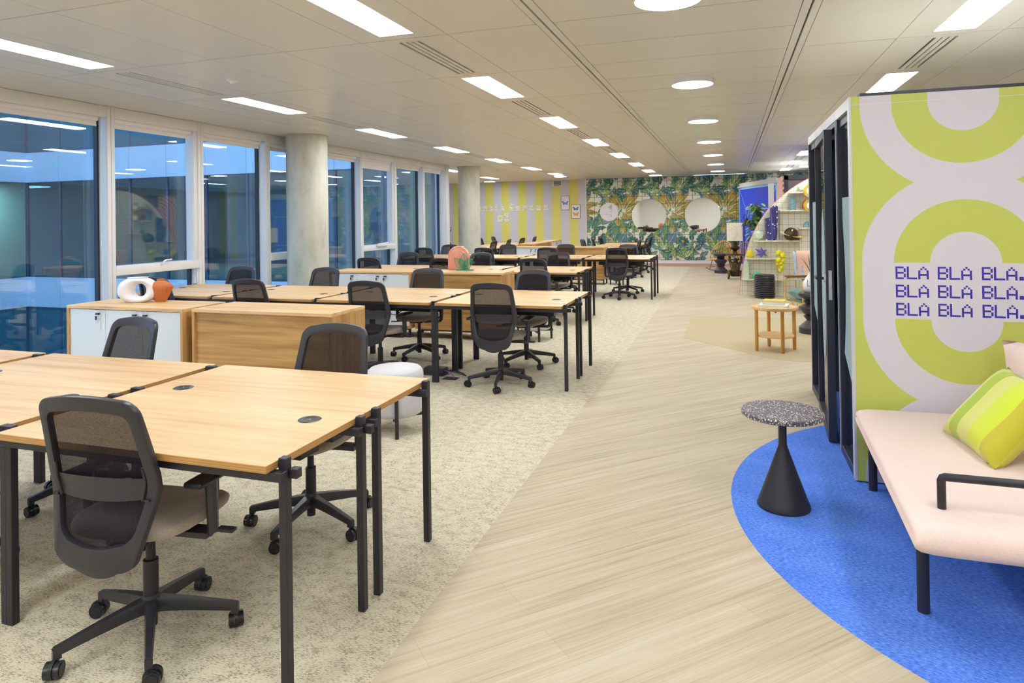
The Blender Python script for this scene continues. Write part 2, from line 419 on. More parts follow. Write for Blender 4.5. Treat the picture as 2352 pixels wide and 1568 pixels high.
# ---- palm mural on separate square tiles (flat print held as a colour attribute)
PER = 6 * .2635; U0 = -4.563
def mural(X, Z):
    rng = random.Random(5)
    U = (X - U0) % PER
    nz = lambda a, b, c: 0.5 + 0.25 * np.sin(U * 2 * PI / PER * a + Z * b + c) + 0.25 * np.sin(U * 2 * PI / PER * (a + 3) - Z * b * 1.7 + 2 * c)
    C = np.zeros(U.shape + (3,))
    C[...] = srgb(228, 228, 208)
    def leaf(cx, cz, ang, ln, wd, ca, cb, rib=(225, 226, 205), lobes=0, bend=0.0, ribw=.006):
        ca = np.array(srgb(*ca)); cb = np.array(srgb(*cb)); rb = np.array(srgb(*rib))
        for sh in (-PER, 0, PER):
            dx = U - cx - sh; dz = Z - cz
            s = (dx * math.cos(ang) + dz * math.sin(ang)) / ln
            tt = -dx * math.sin(ang) + dz * math.cos(ang) - bend * ln * s * s
            sc = np.clip(s, 0, 1)
            w_ = wd * np.sin(PI * sc ** 0.85)
            if lobes: w_ = w_ * (0.72 + 0.28 * np.abs(np.sin(lobes * PI * sc + np.sign(tt) * 0.6)))
            ins = (s > 0.0) & (s < 1) & (np.abs(tt) < w_)
            f = np.clip(np.abs(tt) / (w_ + 1e-6) * 0.55 + 0.5 * nz(3, 9, ang * 3 + cx * 5) * 0.9 - .1 + .25 * np.sin(tt * 260) * (lobes == 0), 0, 1)[..., None]
            col = ca * (1 - f) + cb * f
            rbm = np.abs(tt) < ribw * (1.25 - sc)
            col = np.where(rbm[..., None], rb * .85 + ca * .15, col)
            C[ins] = col[ins]
    def stem(cx, cz, ang, ln, wd, c=(222, 226, 200)):
        for sh in (-PER, 0, PER):
            dx = U - cx - sh; dz = Z - cz
            s = dx * math.cos(ang) + dz * math.sin(ang); tt = -dx * math.sin(ang) + dz * math.cos(ang)
            C[(s > 0) & (s < ln) & (np.abs(tt) < wd)] = srgb(*c)
    teal = [((26, 78, 80), (92, 140, 140)), ((46, 104, 88), (120, 164, 140)), ((60, 110, 122), (142, 168, 178)), ((30, 82, 74), (86, 138, 108))]
    green = [((60, 122, 62), (150, 182, 96)), ((96, 142, 52), (186, 200, 104)), ((50, 110, 84), (126, 176, 126))]
    # scattered dark and watery leaves over the whole height
    for k in range(120):
        a, b = rng.choice(teal)
        leaf(rng.uniform(0, PER), rng.uniform(0.0, 2.8), rng.uniform(0, 2 * PI), rng.uniform(.25, .5), rng.uniform(.06, .12), a, b, lobes=rng.choice([0, 4, 6]))
    for k in range(34):
        a, b = rng.choice(green)
        leaf(rng.uniform(0, PER), rng.uniform(.1, 2.7), rng.uniform(0, PI), rng.uniform(.25, .42), rng.uniform(.04, .075), a, b)
    # green rosettes near the top, between the golden palms
    u1 = (-3.38 - U0) % PER
    for uc, zc in ((u1 - .62, 2.28), (u1 + .28, 2.42), (u1 - .25, .45), (u1 + .45, .22)):
        for ang in (15, 50, 80, 110, 140, 168):
            a, b = rng.choice(green)
            leaf(uc, zc, R(ang + rng.uniform(-8, 8)), rng.uniform(.36, .46), .055, a, b, bend=.1 * (1 if ang < 90 else -1))
        for ang in (40, 70, 105, 130): stem(uc, zc, R(ang), .22, .007)
    # teal monstera cluster under the palm
    for uc, zc, ang in ((u1 - .5, 1.05, 40), (u1 + .15, 1.0, 120), (u1 + .6, 1.1, 70), (u1 - .1, .62, 60), (u1 + .55, .6, 150), (u1 - .7, .55, 80), (u1 + .2, 1.35, 20)):
        a, b = rng.choice(teal[:3]); leaf(uc, zc, R(ang), .46, .17, a, b, lobes=5)
    # golden palm
    for ang, ln in ((8, .72), (172, .72), (32, .78), (150, .78), (55, .74), (128, .74), (72, .66), (108, .66), (-18, .5), (198, .5)):
        leaf(u1 + .1 * math.cos(R(ang)), 1.66 + .1 * math.sin(R(ang)), R(ang), ln, .105, (134, 114, 30), (204, 180, 74), bend=-.18 if ang < 90 else .18, ribw=.01)
    for ang in (20, 45, 66, 90, 114, 135, 160): stem(u1, 1.5, R(ang), .42, .011)
    stem(u1, 1.0, R(90), .55, .022, (150, 150, 60))
    for uc, zc in ((u1 - .16, 1.22), (u1 + .18, 1.42), (u1 + .02, .98)):
        leaf(uc, zc, R(rng.uniform(40, 140)), .3, .09, (150, 128, 40), (206, 190, 110))
    for uc, zc in ((u1 + .28, 2.17), (u1 - .44, .82), (u1 + .35, .70)):
        for sh in (-PER, 0, PER):
            C[(U - uc - sh) ** 2 + (Z - zc) ** 2 < .042 ** 2] = srgb(222, 160, 52)
    return C
def tile_mat():
    m = mat('palm_tile', (1, 1, 1), 0.4, spec=0.4); t = NT(m)
    a = t.n('ShaderNodeVertexColor'); a.layer_name = 'print'
    t.color(a.outputs['Color']); return m
M['tile'] = tile_mat()
def tile_mesh(x0, x1, z0, z1):
    g = .0055; n = 15
    xs = np.linspace(x0 + g, x1 - g, n); zs = np.linspace(z0 + g, z1 - g, n)
    XX, ZZ = np.meshgrid(xs, zs, indexing='ij')
    C = mural(XX, ZZ).reshape(-1, 3)
    cx = (x0 + x1) / 2; cz = (z0 + z1) / 2
    vs = [(x - cx, -.008, z - cz) for x in xs for z in zs]
    fs = [(i * n + j, (i + 1) * n + j, (i + 1) * n + j + 1, i * n + j + 1) for i in range(n - 1) for j in range(n - 1)]
    b = len(vs)
    e = [(xs[0], zs[0]), (xs[-1], zs[0]), (xs[-1], zs[-1]), (xs[0], zs[-1])]
    vs += [(x - cx, .004, z - cz) for x, z in e]
    c4 = [0, (n - 1) * n, n * n - 1, n - 1]
    fs += [(c4[i], c4[(i + 1) % 4], b + (i + 1) % 4, b + i)[::-1] for i in range(4)]
    me = bpy.data.meshes.new('tile'); me.from_pydata(vs, [], fs); me.materials.append(M['tile'])
    at = me.color_attributes.new('print', 'FLOAT_COLOR', 'POINT')
    col = np.ones((len(vs), 4), np.float32); col[:n * n, :3] = C; col[n * n:, :3] = .3
    at.data.foreach_set('color', col.ravel()); me.update()
    return me
rows = [CZ] + [2.682 - .2505 * k for k in range(11)] + [.10]
tcache = {}
for c in range(27):
    x0 = U0 + c * .2635
    nr = 12 if x0 < .75 else 5
    for r_ in range(nr):
        key = (c % 6, r_)
        if key not in tcache: tcache[key] = tile_mesh(U0 + (c % 6) * .2635, U0 + (c % 6 + 1) * .2635, rows[r_ + 1], rows[r_])
        inst('tile', tcache[key], tw, (x0 + .13175, FY, (rows[r_] + rows[r_ + 1]) / 2))

# ---- ceiling
ceiling = struct('ceiling', MB().box(-6.62, -7.2, CZ + .035, 5.2, FY + .2, CZ + .2).box(-20.2, 14.4, CZ + .035, -6.62, FY + .2, CZ + .2), M['ceil_gap'])
so = MB().box(-6.62, -7, CZ, -5.555, FY, CZ + .034).box(-20, 14.42, CZ, -6.62, FY, CZ + .034).box(2.535, -7, CZ, 5, FY, CZ + .034)
so.build('soffit', M['soffit'], ceiling)
CY0 = 4.232; CP = 1.295
XL = [-1.200, -1.84, -2.512, -3.184, -3.856, -4.528, -5.2, -5.55]
XR = [.548, 1.183, 1.855, 2.53]
pm = {}
def panel(x0, x1, y0, y1, cut=None):
    w_ = abs(x1 - x0) - .004; l_ = y1 - y0 - .010
    key = (round(w_, 3), round(l_, 3), cut)
    if key not in pm:
        b = MB()
        if cut is None: b.box(-w_ / 2, -l_ / 2, 0, w_ / 2, l_ / 2, .03)
        else:
            cw, cl = cut
            b.box(-w_ / 2, -l_ / 2, 0, -cw / 2, l_ / 2, .03).box(cw / 2, -l_ / 2, 0, w_ / 2, l_ / 2, .03)
            b.box(-cw / 2, -l_ / 2, 0, cw / 2, -cl / 2, .03).box(-cw / 2, cl / 2, 0, cw / 2, l_ / 2, .03)
        pm[key] = b.mesh('ceiling_panel', [M['ceil']], bevel=0)
    inst('ceiling_panel', pm[key], ceiling, ((x0 + x1) / 2, (y0 + y1) / 2, CZ))
LW, LL = .27, 1.115
for k in range(-2, 14):
    y0 = CY0 + CP * k; y1 = min(y0 + CP, FY)
    for i in range(7):
        panel(XL[i], XL[i + 1], y0, y1, (LW, LL) if (i in (1, 5) and k < 13) else None)
    for i in range(3):
        panel(XR[i], XR[i + 1], y0, y1, (LW, LL) if (i == 1 and k < 13) else None)
    for j in range(2):
        ya = y0 + j * CP / 2
        if ya + .3 < FY: panel(-1.085, .435, ya, min(ya + CP / 2, FY))
yb = CY0 - 2 * CP
MB().box(-5.55, -7, CZ, -1.2, yb - .01, CZ + .03).box(-1.085, -7, CZ, .435, yb - .01, CZ + .03).box(.548, -7, CZ, 2.53, yb - .01, CZ + .03).build('soffit', M['ceil'], ceiling)
for xa, xb in ((-1.197, -1.155), (-1.141, -1.088), (.438, .488), (.501, .545)):
    MB().box(xa, -7, CZ - .001, xb, FY, CZ + .03).build('ceiling_trim', M['ceil'], ceiling)
MB().box(-1.155, -7, CZ + .02, -1.141, FY, CZ + .03).box(.488, -7, CZ + .02, .501, FY, CZ + .03).build('shadow_gap', M['ceil_void'], ceiling)

ORD = ['first', 'second', 'third', 'fourth', 'fifth', 'sixth', 'seventh', 'eighth', 'ninth', 'tenth']
lf = MB().box(-LW / 2, -LL / 2, 0, LW / 2, -LL / 2 + .008, .03).box(-LW / 2, LL / 2 - .008, 0, LW / 2, LL / 2, .03).box(-LW / 2, -LL / 2, 0, -LW / 2 + .006, LL / 2, .03).box(LW / 2 - .006, -LL / 2, 0, LW / 2, LL / 2, .03)
lf_me = lf.mesh('frame', [M['ceil']])
ld_me = MB().box(-LW / 2 + .006, -LL / 2 + .008, .006, LW / 2 - .006, LL / 2 - .008, .012).mesh('diffuser', [M['lamp']])
gr_f = lf_me
gs_me = MB().box(-.016, -LL / 2, 0, .016, LL / 2, .012).mesh('slat', [M['ceil']])
gv_me = MB().box(-LW / 2, -LL / 2, .028, LW / 2, LL / 2, .033).mesh('backing', [M['ceil_void']])
gsd_me = MB().box(-.027, -LL / 2, 0, .027, LL / 2, .012).mesh('border', [M['ceil']])
def strip_light(x, y, label, group):
    t = thing('ceiling_light', label, 'ceiling light', (x, y, CZ if y > 1.7 else CZ - .013), 0, group)
    inst('frame', lf_me, t); inst('diffuser', ld_me, t); return t
def grille(x, y, label, group):
    t = thing('air_grille', label, 'air vent', (x, y, CZ), 0, group)
    inst('backing', gv_me, t)
    for s in (-1, 1): inst('border', gsd_me, t, (s * .108, 0, 0))
    for q in (-.045, 0, .045): inst('slat', gs_me, t, (q, 0, 0))
    return t
for nm, x, par in (('row nearest the windows', -4.864, 1), ('row over the desk ends', -2.176, 1), ('row above the meeting booth', 1.519, 0)):
    il = ig = 0
    for k in range(-8, 13):
        y = CY0 + CP * k + .64
        isl = (k % 2) == par
        if isl:
            if k >= -1:
                strip_light(x, y, 'flush linear ceiling light, %s from the camera in the %s' % (ORD[il], nm), 'linear ceiling lights'); il += 1
            else:
                strip_light(x, y, 'unseen flush linear ceiling light behind the camera, %s' % nm, 'unseen linear ceiling lights behind the camera')  # unseen, carries the row pattern on; added to light the foreground
        elif k >= -1:
            grille(x, y, 'slotted ceiling air grille, %s from the camera in the %s' % (ORD[ig], nm), 'ceiling air grilles'); ig += 1
strip_light(3.6, 5.2, 'flush linear ceiling light hidden above the far side of the booth', 'linear ceiling lights').location.z = CZ - .013
for x, y, s in ((-6.9, 16.0, 'just past the second concrete column'), (-7.1, 19.5, 'over the desk row by the striped wall'), (-9.6, 17.5, 'in the side wing, by its glazing'), (-12.5, 17.5, 'in the middle of the side wing'), (-16, 17.5, 'deep in the side wing')):
    strip_light(x, y, 'surface linear ceiling light ' + s, 'linear ceiling lights').location.z = CZ - .013
dr_me = MB().lathe([(.1925, 0.0), (.1925, .05)], 40).mesh('drum', [M['drum']])
dd_me = MB().lathe([(.0, -.002), (.178, -.002), (.1885, .0005)], 40).mesh('diffuser', [M['lamp']])
def round_light(x, y, label):
    t = thing('round_ceiling_light', label, 'ceiling light', (x, y, CZ - .05), 0, 'round ceiling lights')
    inst('drum', dr_me, t); inst('diffuser', dd_me, t)
for j in range(4):
    round_light(-.32, 1.30 - 2.59 * j, 'unseen white drum ceiling light behind the camera')  # unseen drums continuing the walkway row, added to light the near floor
for j in range(7):
    round_light(-.32, 3.89 + 2.59 * j, 'white drum ceiling light over the walkway, %s from the camera' % ORD[j])
for x, y, s in ((1.92, 18.85, 'above the gridded shelf wall'), (-4.83, 19.45, 'near the framed butterfly pictures'), (-7.57, 20.78, 'above the wall lettering'), (-2.12, 20.39, 'above the left round mirror')):
    round_light(x, y, 'small white drum ceiling light ' + s)
for x, y, s in ((-4.22, 4.89, 'over the first cabinets'), (-7.05, 21.19, 'above the wall lettering'), (-5.78, 16.5, 'past the second concrete column')):
    t = thing('smoke_detector', 'small white smoke detector on the ceiling ' + s, 'smoke detector', (x, y, CZ))
    MB().lathe([(.0, -.035), (.022, -.035), (.03, -.02), (.05, -.015), (.052, 0)], 18).build('body', M['drum'], t)
M['exit_green'] = mat('exit_green', srgb(40, 170, 110), 0.4, emit=srgb(40, 190, 120), es=.6)
for x, y, s in ((-.5, 20.0, 'before the palm wall'), (-.43, 9.7, 'beside a round light over the walkway')):
    t = thing('exit_sign', 'small hanging green exit sign ' + s, 'exit sign', (x, y, CZ))
    MB().box(-.006, -.004, -.03, .006, .004, 0).build('hanger', M['silver'], t)
    MB().box(-.003, -.06, -.11, .003, .06, -.03).build('panel', M['exit_green'], t)

# ---- concrete columns
for cx, cy, r_, nm in ((-6.0, 8.5, .30, 'column'), (-6.08, 15.18, .27, 'column')):
    c = MB().lathe([(r_, 0), (r_, CZ - .012), (r_ + .012, CZ - .012), (r_ + .012, CZ)], 64, (cx, cy, 0)).build(nm, M['concrete'])
    c['kind'] = 'structure'

# ---- window wall
def window(i, y0, y1, vent):
    n = 'window_%d' % (i + 1)
    wf = struct(n, MB().box(-6.56, y0 + .046, 2.675, -6.385, y1 - .046, CZ).box(-6.56, y0 + .046, 0, -6.40, y1 - .046, .09), M['frame_white'], bevel=.003)
    mu = MB()
    for s in (-1, 1):
        mu.box(-6.56, y1 + s * .0245 - .0215, 0, -6.38, y1 + s * .0245 + .0215, CZ)
    mu.build('mullion', M['frame_white'], wf, bevel=.003)
    MB().box(-6.50, y1 - .01, 0, -6.40, y1 + .01, CZ).build('mullion_core', M['gasket'], wf)
    MB().box(-6.56, y1 - .066, .09, -6.507, y1 - .0465, 2.675).box(-6.56, y0 + .0465, .09, -6.507, y0 + .066, 2.675).build('gasket', M['gasket'], wf)
    MB().box(-6.56, y0 + .05, .09, -6.535, y1 - .05, 2.675).build('glass_pane', M['glass'], wf)
    bl = MB().cyl((-6.43, y0 + .06, 2.655), (-6.43, y1 - .13, 2.655), .028, n=12).box(-6.446, y0 + .06, 2.585, -6.440, y1 - .13, 2.65).box(-6.452, y0 + .06, 2.575, -6.434, y1 - .13, 2.597)
    if vent and i > 4: bl.box(-6.446, y0 + .06, 2.50, -6.44, y1 - .13, 2.58).box(-6.452, y0 + .06, 2.49, -6.434, y1 - .13, 2.512)
    bl.build('blind', M['blind'], wf)
    yc = y1 - .10
    zb = 1.0 if not vent else .86
    pts = [(-6.41, yc + .012 - .02 * math.sin(PI * q / 12), 2.64 - (2.64 - .75) * q / 12) for q in range(13)]
    pts += [(-6.41, yc + .03, .73)] + [(-6.41, yc + .055 - .01 * math.sin(PI * q / 12), .75 + (2.64 - .75) * q / 12) for q in range(13)]
    MB().tube(pts, .0028, 5).build('pull_cord', M['cord'], wf)
    if vent:
        t = MB().box(-6.53, y0 + .047, .955, -6.378, y1 - .047, 1.058)
        t.build('transom', M['frame_white'], wf, bevel=.004)
        MB().box(-6.53, y1 - .10, 1.058, -6.40, y1 - .0465, 2.674).build('sash_stile', M['frame_white'], wf, bevel=.003)
        ym = (y0 + y1) / 2 + .06
        if i < 5:
            h = MB().cyl((-6.385, ym - .06, 1.045), (-6.345, ym - .06, 1.045), .012).tube([(-6.345, ym - .06, 1.04), (-6.34, ym - .055, 1.075), (-6.34, ym - .03, 1.088), (-6.34, ym + .06, 1.092)], .010, 8)
        else:
            h = MB().box(-6.378, ym - .22, 1.03, -6.335, ym + .20, 1.07).cyl((-6.35, ym - .2, 1.07), (-6.35, ym + .2, 1.085), .012)
        h.build('window_handle', M['frame_white'], wf)
    return wf
for i in range(len(MUL) - 1):
    window(i, MUL[i], MUL[i + 1], i in (2, 4, 6))
struct('trim_2', MB().box(-6.62, 14.38, 0, -6.33, 14.56, CZ), M['frame_white'], bevel=.004)
struct('trim_3', MB().box(-6.56, 1.60, 0, -6.38, 2.97, .09).box(-6.56, 2.88, 0, -6.38, 2.968, CZ), M['frame_white'])

# ---- the other wings round the courtyard
M['far_wall'] = mat('far_room_wall', srgb(206, 214, 190), 0.8)
M['far_floor'] = mat('far_room_floor', srgb(90, 100, 96), 0.8)
def wing(label, P0, U, L, deep, nb, lit=True):
    t = thing('building_wing', label, 'building', P0, 0)
    W = Vector((U[1], -U[0], 0)) if deep > 0 else Vector((-U[1], U[0], 0))   # away from courtyard
    W = W * 1.0
    A = Matrix(((U[0], W.x, 0), (U[1], W.y, 0), (0, 0, 1))).to_4x4()
    p = L / nb
    def bx(x0, y0, z0, x1, y1, z1): return MB().box(x0, y0, z0, x1, y1, z1, M=A)
    sp = bx(.006, -.05, 0, p - .006, .02, .885).mesh('spandrel_panel', [M['spandrel']])
    gp = bx(.03, -.012, 0, p - .03, .012, 2.8).mesh('glass_pane', [M['glass_far'] if lit else M['glass_dark']])
    gd = bx(.03, -.012, 0, p - .03, .012, 2.8).mesh('glass_pane', [M['glass_dark']])
    mu = bx(-.03, -.03, 0, .03, .03, 2.8).mesh('mullion', [M['facade_frame']])
    Uv = Vector(U)
    for k in range(nb):
        o = Uv * (p * k)
        inst('spandrel_panel', sp, t, (o.x, o.y, 2.803)); inst('spandrel_panel', sp, t, (o.x, o.y, -.893))
        inst('glass_pane', gp, t, (o.x, o.y, 0)); inst('glass_pane', gd, t, (o.x, o.y, -3.70)); inst('glass_pane', gd, t, (o.x, o.y, 3.69))
    for k in range(nb + 1):
        o = Uv * (p * k)
        for z in (-3.7, 0, 3.69): inst('mullion', mu, t, (o.x, o.y, z))
    b = bx(0, -.052, 2.79, L, .02, 2.803).box(0, -.052, -.01, L, .02, .0, M=A).box(0, -.052, 3.686, L, .02, 3.72, M=A).box(0, -.052, -.93, L, .02, -.893, M=A)
    b.build('floor_edge', M['facade_frame'], t)
    bx(0, .02, -3.75, L, .3, -.9).box(0, .02, 3.69, L, .3, 6.5, M=A).build('backing', M['glass_dark'], t)
    return t
wing('glazed courtyard wing joining the office, pale blue spandrels between dark window strips', (-20.0, 14.43, 0), (1, 0, 0), 13.3, -1, 10)
wl = wing('glazed courtyard wing opposite the windows, lit room in its corner', (-20.02, 14.40, 0), (0, -1, 0), 12.33, 1, 9)
MB().box(-3.6, -12.3, 0, -3.5, 0, 2.8).box(-3.6, -.05, 0, 0, 0, 2.8).build('room_wall', M['far_wall'], wl)
MB().box(-3.6, -12.3, -.1, -.05, 0, 0).box(-3.6, -12.3, 2.8, -.05, 0, 2.9).build('room_floor', M['far_floor'], wl)
MB().box(-2.2, -1.6, 2.76, -1.2, -.6, 2.79).build('room_lamp', M['lamp'], wl)
struct('ground_courtyard', MB().box(-20, -6, -4.6, -6.6, 14.4, -4.5), M['far_floor'])
struct('wall_left_wing', MB().box(-20.2, 14.45, 0, -20.0, FY, CZ), M['white'])
# ------------------------------------------------------------------ desks
def rbox(name, x0, y0, z0, x1, y1, z1, m, parent=None, bev=.003, seg=2):
    return MB().box(x0, y0, z0, x1, y1, z1).build(name, m, parent, bevel=bev, seg=seg)
def make_desk(back):
    t = thing('desk', 'desk', 'desk')
    HX, HY = .6035, .2982
    b = MB().box(-HX, -HY, .725, HX, HY, .75)
    top = b.build('tabletop', [M['desk_wood'], M['ply']], t, bevel=.0012, seg=1)
    for p in top.data.polygons:
        if abs(p.normal.z) < .7: p.material_index = 1
    py = (-.227, .239)
    leg_me = MB().box(-.015, -.015, 0, .015, .015, .757).mesh('leg', [M['black']], bevel=.002, seg=1)
    for sx in (-1, 1):
        for y in py: inst('leg', leg_me, t, (sx * .6205, y, 0))
    sg = 1 if back else -1
    for i, y in enumerate(py):
        s_ = -1 if not back else (1 if i == 0 else -1)
        s_ = -1 if not back else 1
        yb_ = y + s_ * .0305
        MB().box(-.642, yb_ - .0148, .690, .642, yb_ + .0148, .7215).build('beam', M['black'], t, bevel=.002, seg=1)
    rail = MB().box(-.0145, -.27, .690, .0145, .285, .7215).mesh('rail', [M['black']], bevel=.002, seg=1)
    for sx in (-1, 1): inst('rail', rail, t, (sx * .36, 0, 0))
    stub = MB().box(0, -.0145, .690, .030, .0145, .7215).mesh('beam_stub', [M['black']], bevel=.002, seg=1)
    for y in py:
        inst('beam_stub', stub, t, (.637, y + (.012 if not back else -.012), 0))
    g = MB().lathe([(.020, -.004), (.024, .0018), (.042, .0018), (.0455, 0)], 28, (.44, .165, .7505))
    gm = g.build('grommet', M['plastic_dark'], t)
    MB().lathe([(0, -.002), (.0215, -.002)], 20, (.44, .165, .7515)).build('cover', M['gasket'], gm)
    MB().lathe([(0, 0), (.003, 0), (.003, .002)], 8, (.445, .16, .7505)).build('light_dot', M['silver'], gm)
    MB().box(-.42, .13, .60, .42, .25, .604).box(-.42, .13, .60, -.416, .25, .66).box(.416, .13, .60, .42, .25, .66).box(-.42, .246, .60, .42, .25, .67).box(-.42, .13, .60, .42, .134, .66).box(-.35, .18, .66, -.32, .2, .726).box(.32, .18, .66, .35, .2, .726).build('cable_tray', M['plastic_dark'], t)
    pts = [(-.1 + .25 * q / 10, .12, .66 - .10 * math.sin(PI * q / 10)) for q in range(11)]
    MB().tube(pts, .004, 6).build('cable', M['plastic_dark'], t)
    return t
BENCH = [('front', 2.35, -1.387, 3), ('second', 6.22, -1.387, 4), ('third', 9.68, -2.03, 3), ('fourth', 12.885, -1.387, 4)]
WPOS = ['at the walkway end', 'second from the walkway', 'third from the walkway', 'at the window end']
def cx_of(px, c): return px - .62 - 1.27 * c
pf = pb = None
def place_desk(x, y, rz, back, label, group):
    global pf, pb
    if back:
        if pb is None: pb = make_desk(True); o = pb
        else: o = copy_tree(pb)
    else:
        if pf is None: pf = make_desk(False); o = pf
        else: o = copy_tree(pf)
    o.location = (x, y, 0); o.rotation_euler = (0, 0, rz + (PI if back else 0))
    tag(o, label, 'desk', group)
    return o
for nm, yc, px, nc in BENCH:
    for c in range(nc):
        place_desk(cx_of(px, c), yc - .2985, 0, False, 'oak-topped desk, near side of the %s desk row, %s' % (nm, WPOS[c]), 'desks in the office')
        place_desk(cx_of(px, c), yc + .2985, 0, True, 'oak-topped desk, far side of the %s desk row, %s' % (nm, WPOS[c]), 'desks in the office')
DN = ['nearest the camera', 'second from the camera', 'third from the camera', 'nearest the far wall']
for xc, ys, nm in ((-2.88, [16.77, 18.04, 19.31], 'desks before the palm wall'), (-6.40, [15.9, 17.17, 18.44, 19.71], 'desks before the striped wall')):
    for i, y in enumerate(ys):
        d = DN[i] if i < len(ys) - 1 else DN[3]
        place_desk(xc - .2985, y, -PI / 2, False, 'oak-topped desk, window side of the %s, %s' % (nm, d), 'desks in the office')
        place_desk(xc + .2985, y, -PI / 2, True, 'oak-topped desk, walkway side of the %s, %s' % (nm, d), 'desks in the office')

# ------------------------------------------------------------------ task chairs
def make_chair():
    t = thing('task_chair', 'chair', 'chair')
    # star base
    for k in range(5):
        a = R(90 + 72 * k + 36)
        A = Matrix.Rotation(a - PI / 2, 4, 'Z')
        n = 9; vs = []; fs = []
        def sec(s):
            y = .018 + .285 * s
            wt = .021 * (1 - s) + .0125 * s + .010 * max(0, .25 - s) * 4 * .5
            zt = .148 - .004 * s - .048 * s ** 1.25; h = .050 * (1 - s) + .030 * s
            return y, wt, zt, h
        b = MB()
        for i in range(n):
            y, wt, zt, h = sec(i / (n - 1))
            for x, z in ((-wt * .75, zt - h), (wt * .75, zt - h), (wt, zt - h * .35), (wt * .7, zt), (-wt * .7, zt), (-wt, zt - h * .35)):
                vs.append(A @ Vector((x, y, z)))
        for i in range(n - 1):
            for q in range(6):
                r_ = (q + 1) % 6
                fs.append((i * 6 + q, i * 6 + r_, (i + 1) * 6 + r_, (i + 1) * 6 + q))
        fs += [tuple(range(5, -1, -1)), tuple(range((n - 1) * 6, n * 6))]
        b.add(vs, fs)
        b.box(-.012, .281, .058, .012, .306, .09, M=A)
        arm = b.build('base_arm', M['plastic'], t)
        c0 = A @ Vector((0, .297, .0))
        ca = R(40 + 97 * k); u = Vector((math.cos(ca), math.sin(ca), 0))
        C = Matrix.Translation(c0) @ Matrix.Rotation(ca, 4, 'Z')
        cb = MB()
        for s in (-1, 1):
            cb.cyl(C @ Vector((s * .007, .012, .0275)), C @ Vector((s * .024, .012, .0275)), .0275, n=18, mi=0)
            cb.cyl(C @ Vector((s * .0235, .012, .0275)), C @ Vector((s * .0265, .012, .0275)), .021, n=14, mi=1)
        cb.cyl(C @ Vector((-.006, .012, .030)), C @ Vector((.006, .012, .030)), .031, n=16, mi=1)
        cb.cyl(C @ Vector((0, -.0, .04)), C @ Vector((0, -.0, .066)), .0085, n=10, mi=1)
        cb.build('caster', [M['rubber'], M['plastic_dark']], arm)
    MB().lathe([(.0, .098), (.030, .098), (.034, .11), (.034, .138), (.027, .158), (.0, .158)], 20).build('hub', M['plastic'], t)
    MB().lathe([(0, .045), (.021, .045), (.021, .10), (.026, .15), (.026, .285), (.017, .287), (.015, .40), (0, .40)], 20).build('gas_column', M['black'], t)
    mc = MB().box(-.075, -.13, .385, .075, .10, .425).box(-.03, -.225, .36, .03, -.10, .41)
    mc = mc.build('mechanism', M['plastic_dark'], t, bevel=.008)
    MB().tube([(.06, .04, .40), (.20, .05, .395), (.25, .055, .392)], .006, 6).box(.245, .04, .386, .31, .07, .397).build('lever', M['plastic_dark'], t)
    # seat pad, rounded
    def seat(u, v, top=True):
        th = 2 * PI * u; q = v
        e = 2 / 3.2
        cx_ = math.copysign(abs(math.cos(th)) ** e, math.cos(th)); cy_ = math.copysign(abs(math.sin(th)) ** e, math.sin(th))
        return cx_, cy_
    def seat_fn(u, v):
        cx_, cy_ = seat(u, v)
        ph = v * PI                     # 0 top centre ... 1 bottom centre
        rr = math.sin(ph) ** .30 if 0 < v < 1 else 0
        z = .462 + .030 * math.copysign(abs(math.cos(ph)) ** .6, math.cos(ph))
        x = .232 * cx_ * rr; y = .225 * cy_ * rr + .02
        if y > .12: z -= (y - .12) ** 2 * 1.6
        z -= .010 * (1 - (x / .232) ** 2) * (1 if v < .5 else 0)
        return (x, y, z)
    MB().grid(seat_fn, 28, 11, cu=True).build('seat', M['seat'], t, ang=70)
    def shell_fn(u, v):
        cx_, cy_ = seat(u, v)
        rr = 1.0 - .38 * v
        return (.226 * cx_ * rr, .219 * cy_ * rr + .02, .452 - .035 * v - (max(0, .219 * cy_ * rr + .02 - .12) ** 2) * 1.6)
    sb = MB().grid(shell_fn, 28, 4, cu=True)
    sb.f.append(tuple(k * 4 + 3 for k in range(28))); sb.mi.append(0)
    sb.build('seat_shell', M['plastic_dark'], t, ang=60)
    # backrest
    def prof(z):
        if z > .62: y = -.215 - .28 * (z - .62) ** 1.15
        else: y = -.215 - .05 * (.62 - z) / .3 + .22 * max(0, .42 - z) * 2
        return y
    def half(z):
        if z > .655: return .216 - (.216 - .184) * ((z - .655) / .31)
        return .216 - (.216 - .142) * ((.655 - z) / .30) ** 1.1
    def P(x, z, dy=0): return (x, prof(z) + .55 * x * x + dy, z)
    ZB, ZT = .352, .962
    def outline(inset, zb, zt, rc, rb):
        pts = []
        N = 14
        right = []
        for i in range(N + 1):
            z = zb + (zt - zb) * i / N
            right.append([half(z) - inset, z])
        # round the corners
        def corner(z, r, top):
            d = (zt - z) if top else (z - zb)
            if d >= r: return 0
            return r - math.sqrt(max(0, r * r - (r - d) ** 2))
        zs = []
        for q in range(7): zs.append(zb + rb * (1 - math.cos(PI / 2 * q / 6)))
        for q in range(1, 9): zs.append(zb + rb + (zt - rc - zb - rb) * q / 9)
        for q in range(7): zs.append(zt - rc + rc * math.sin(PI / 2 * q / 6))
        rt = [(half(z) - inset - corner(z, rb, False) - corner(z, rc, True), z) for z in zs]
        return rt
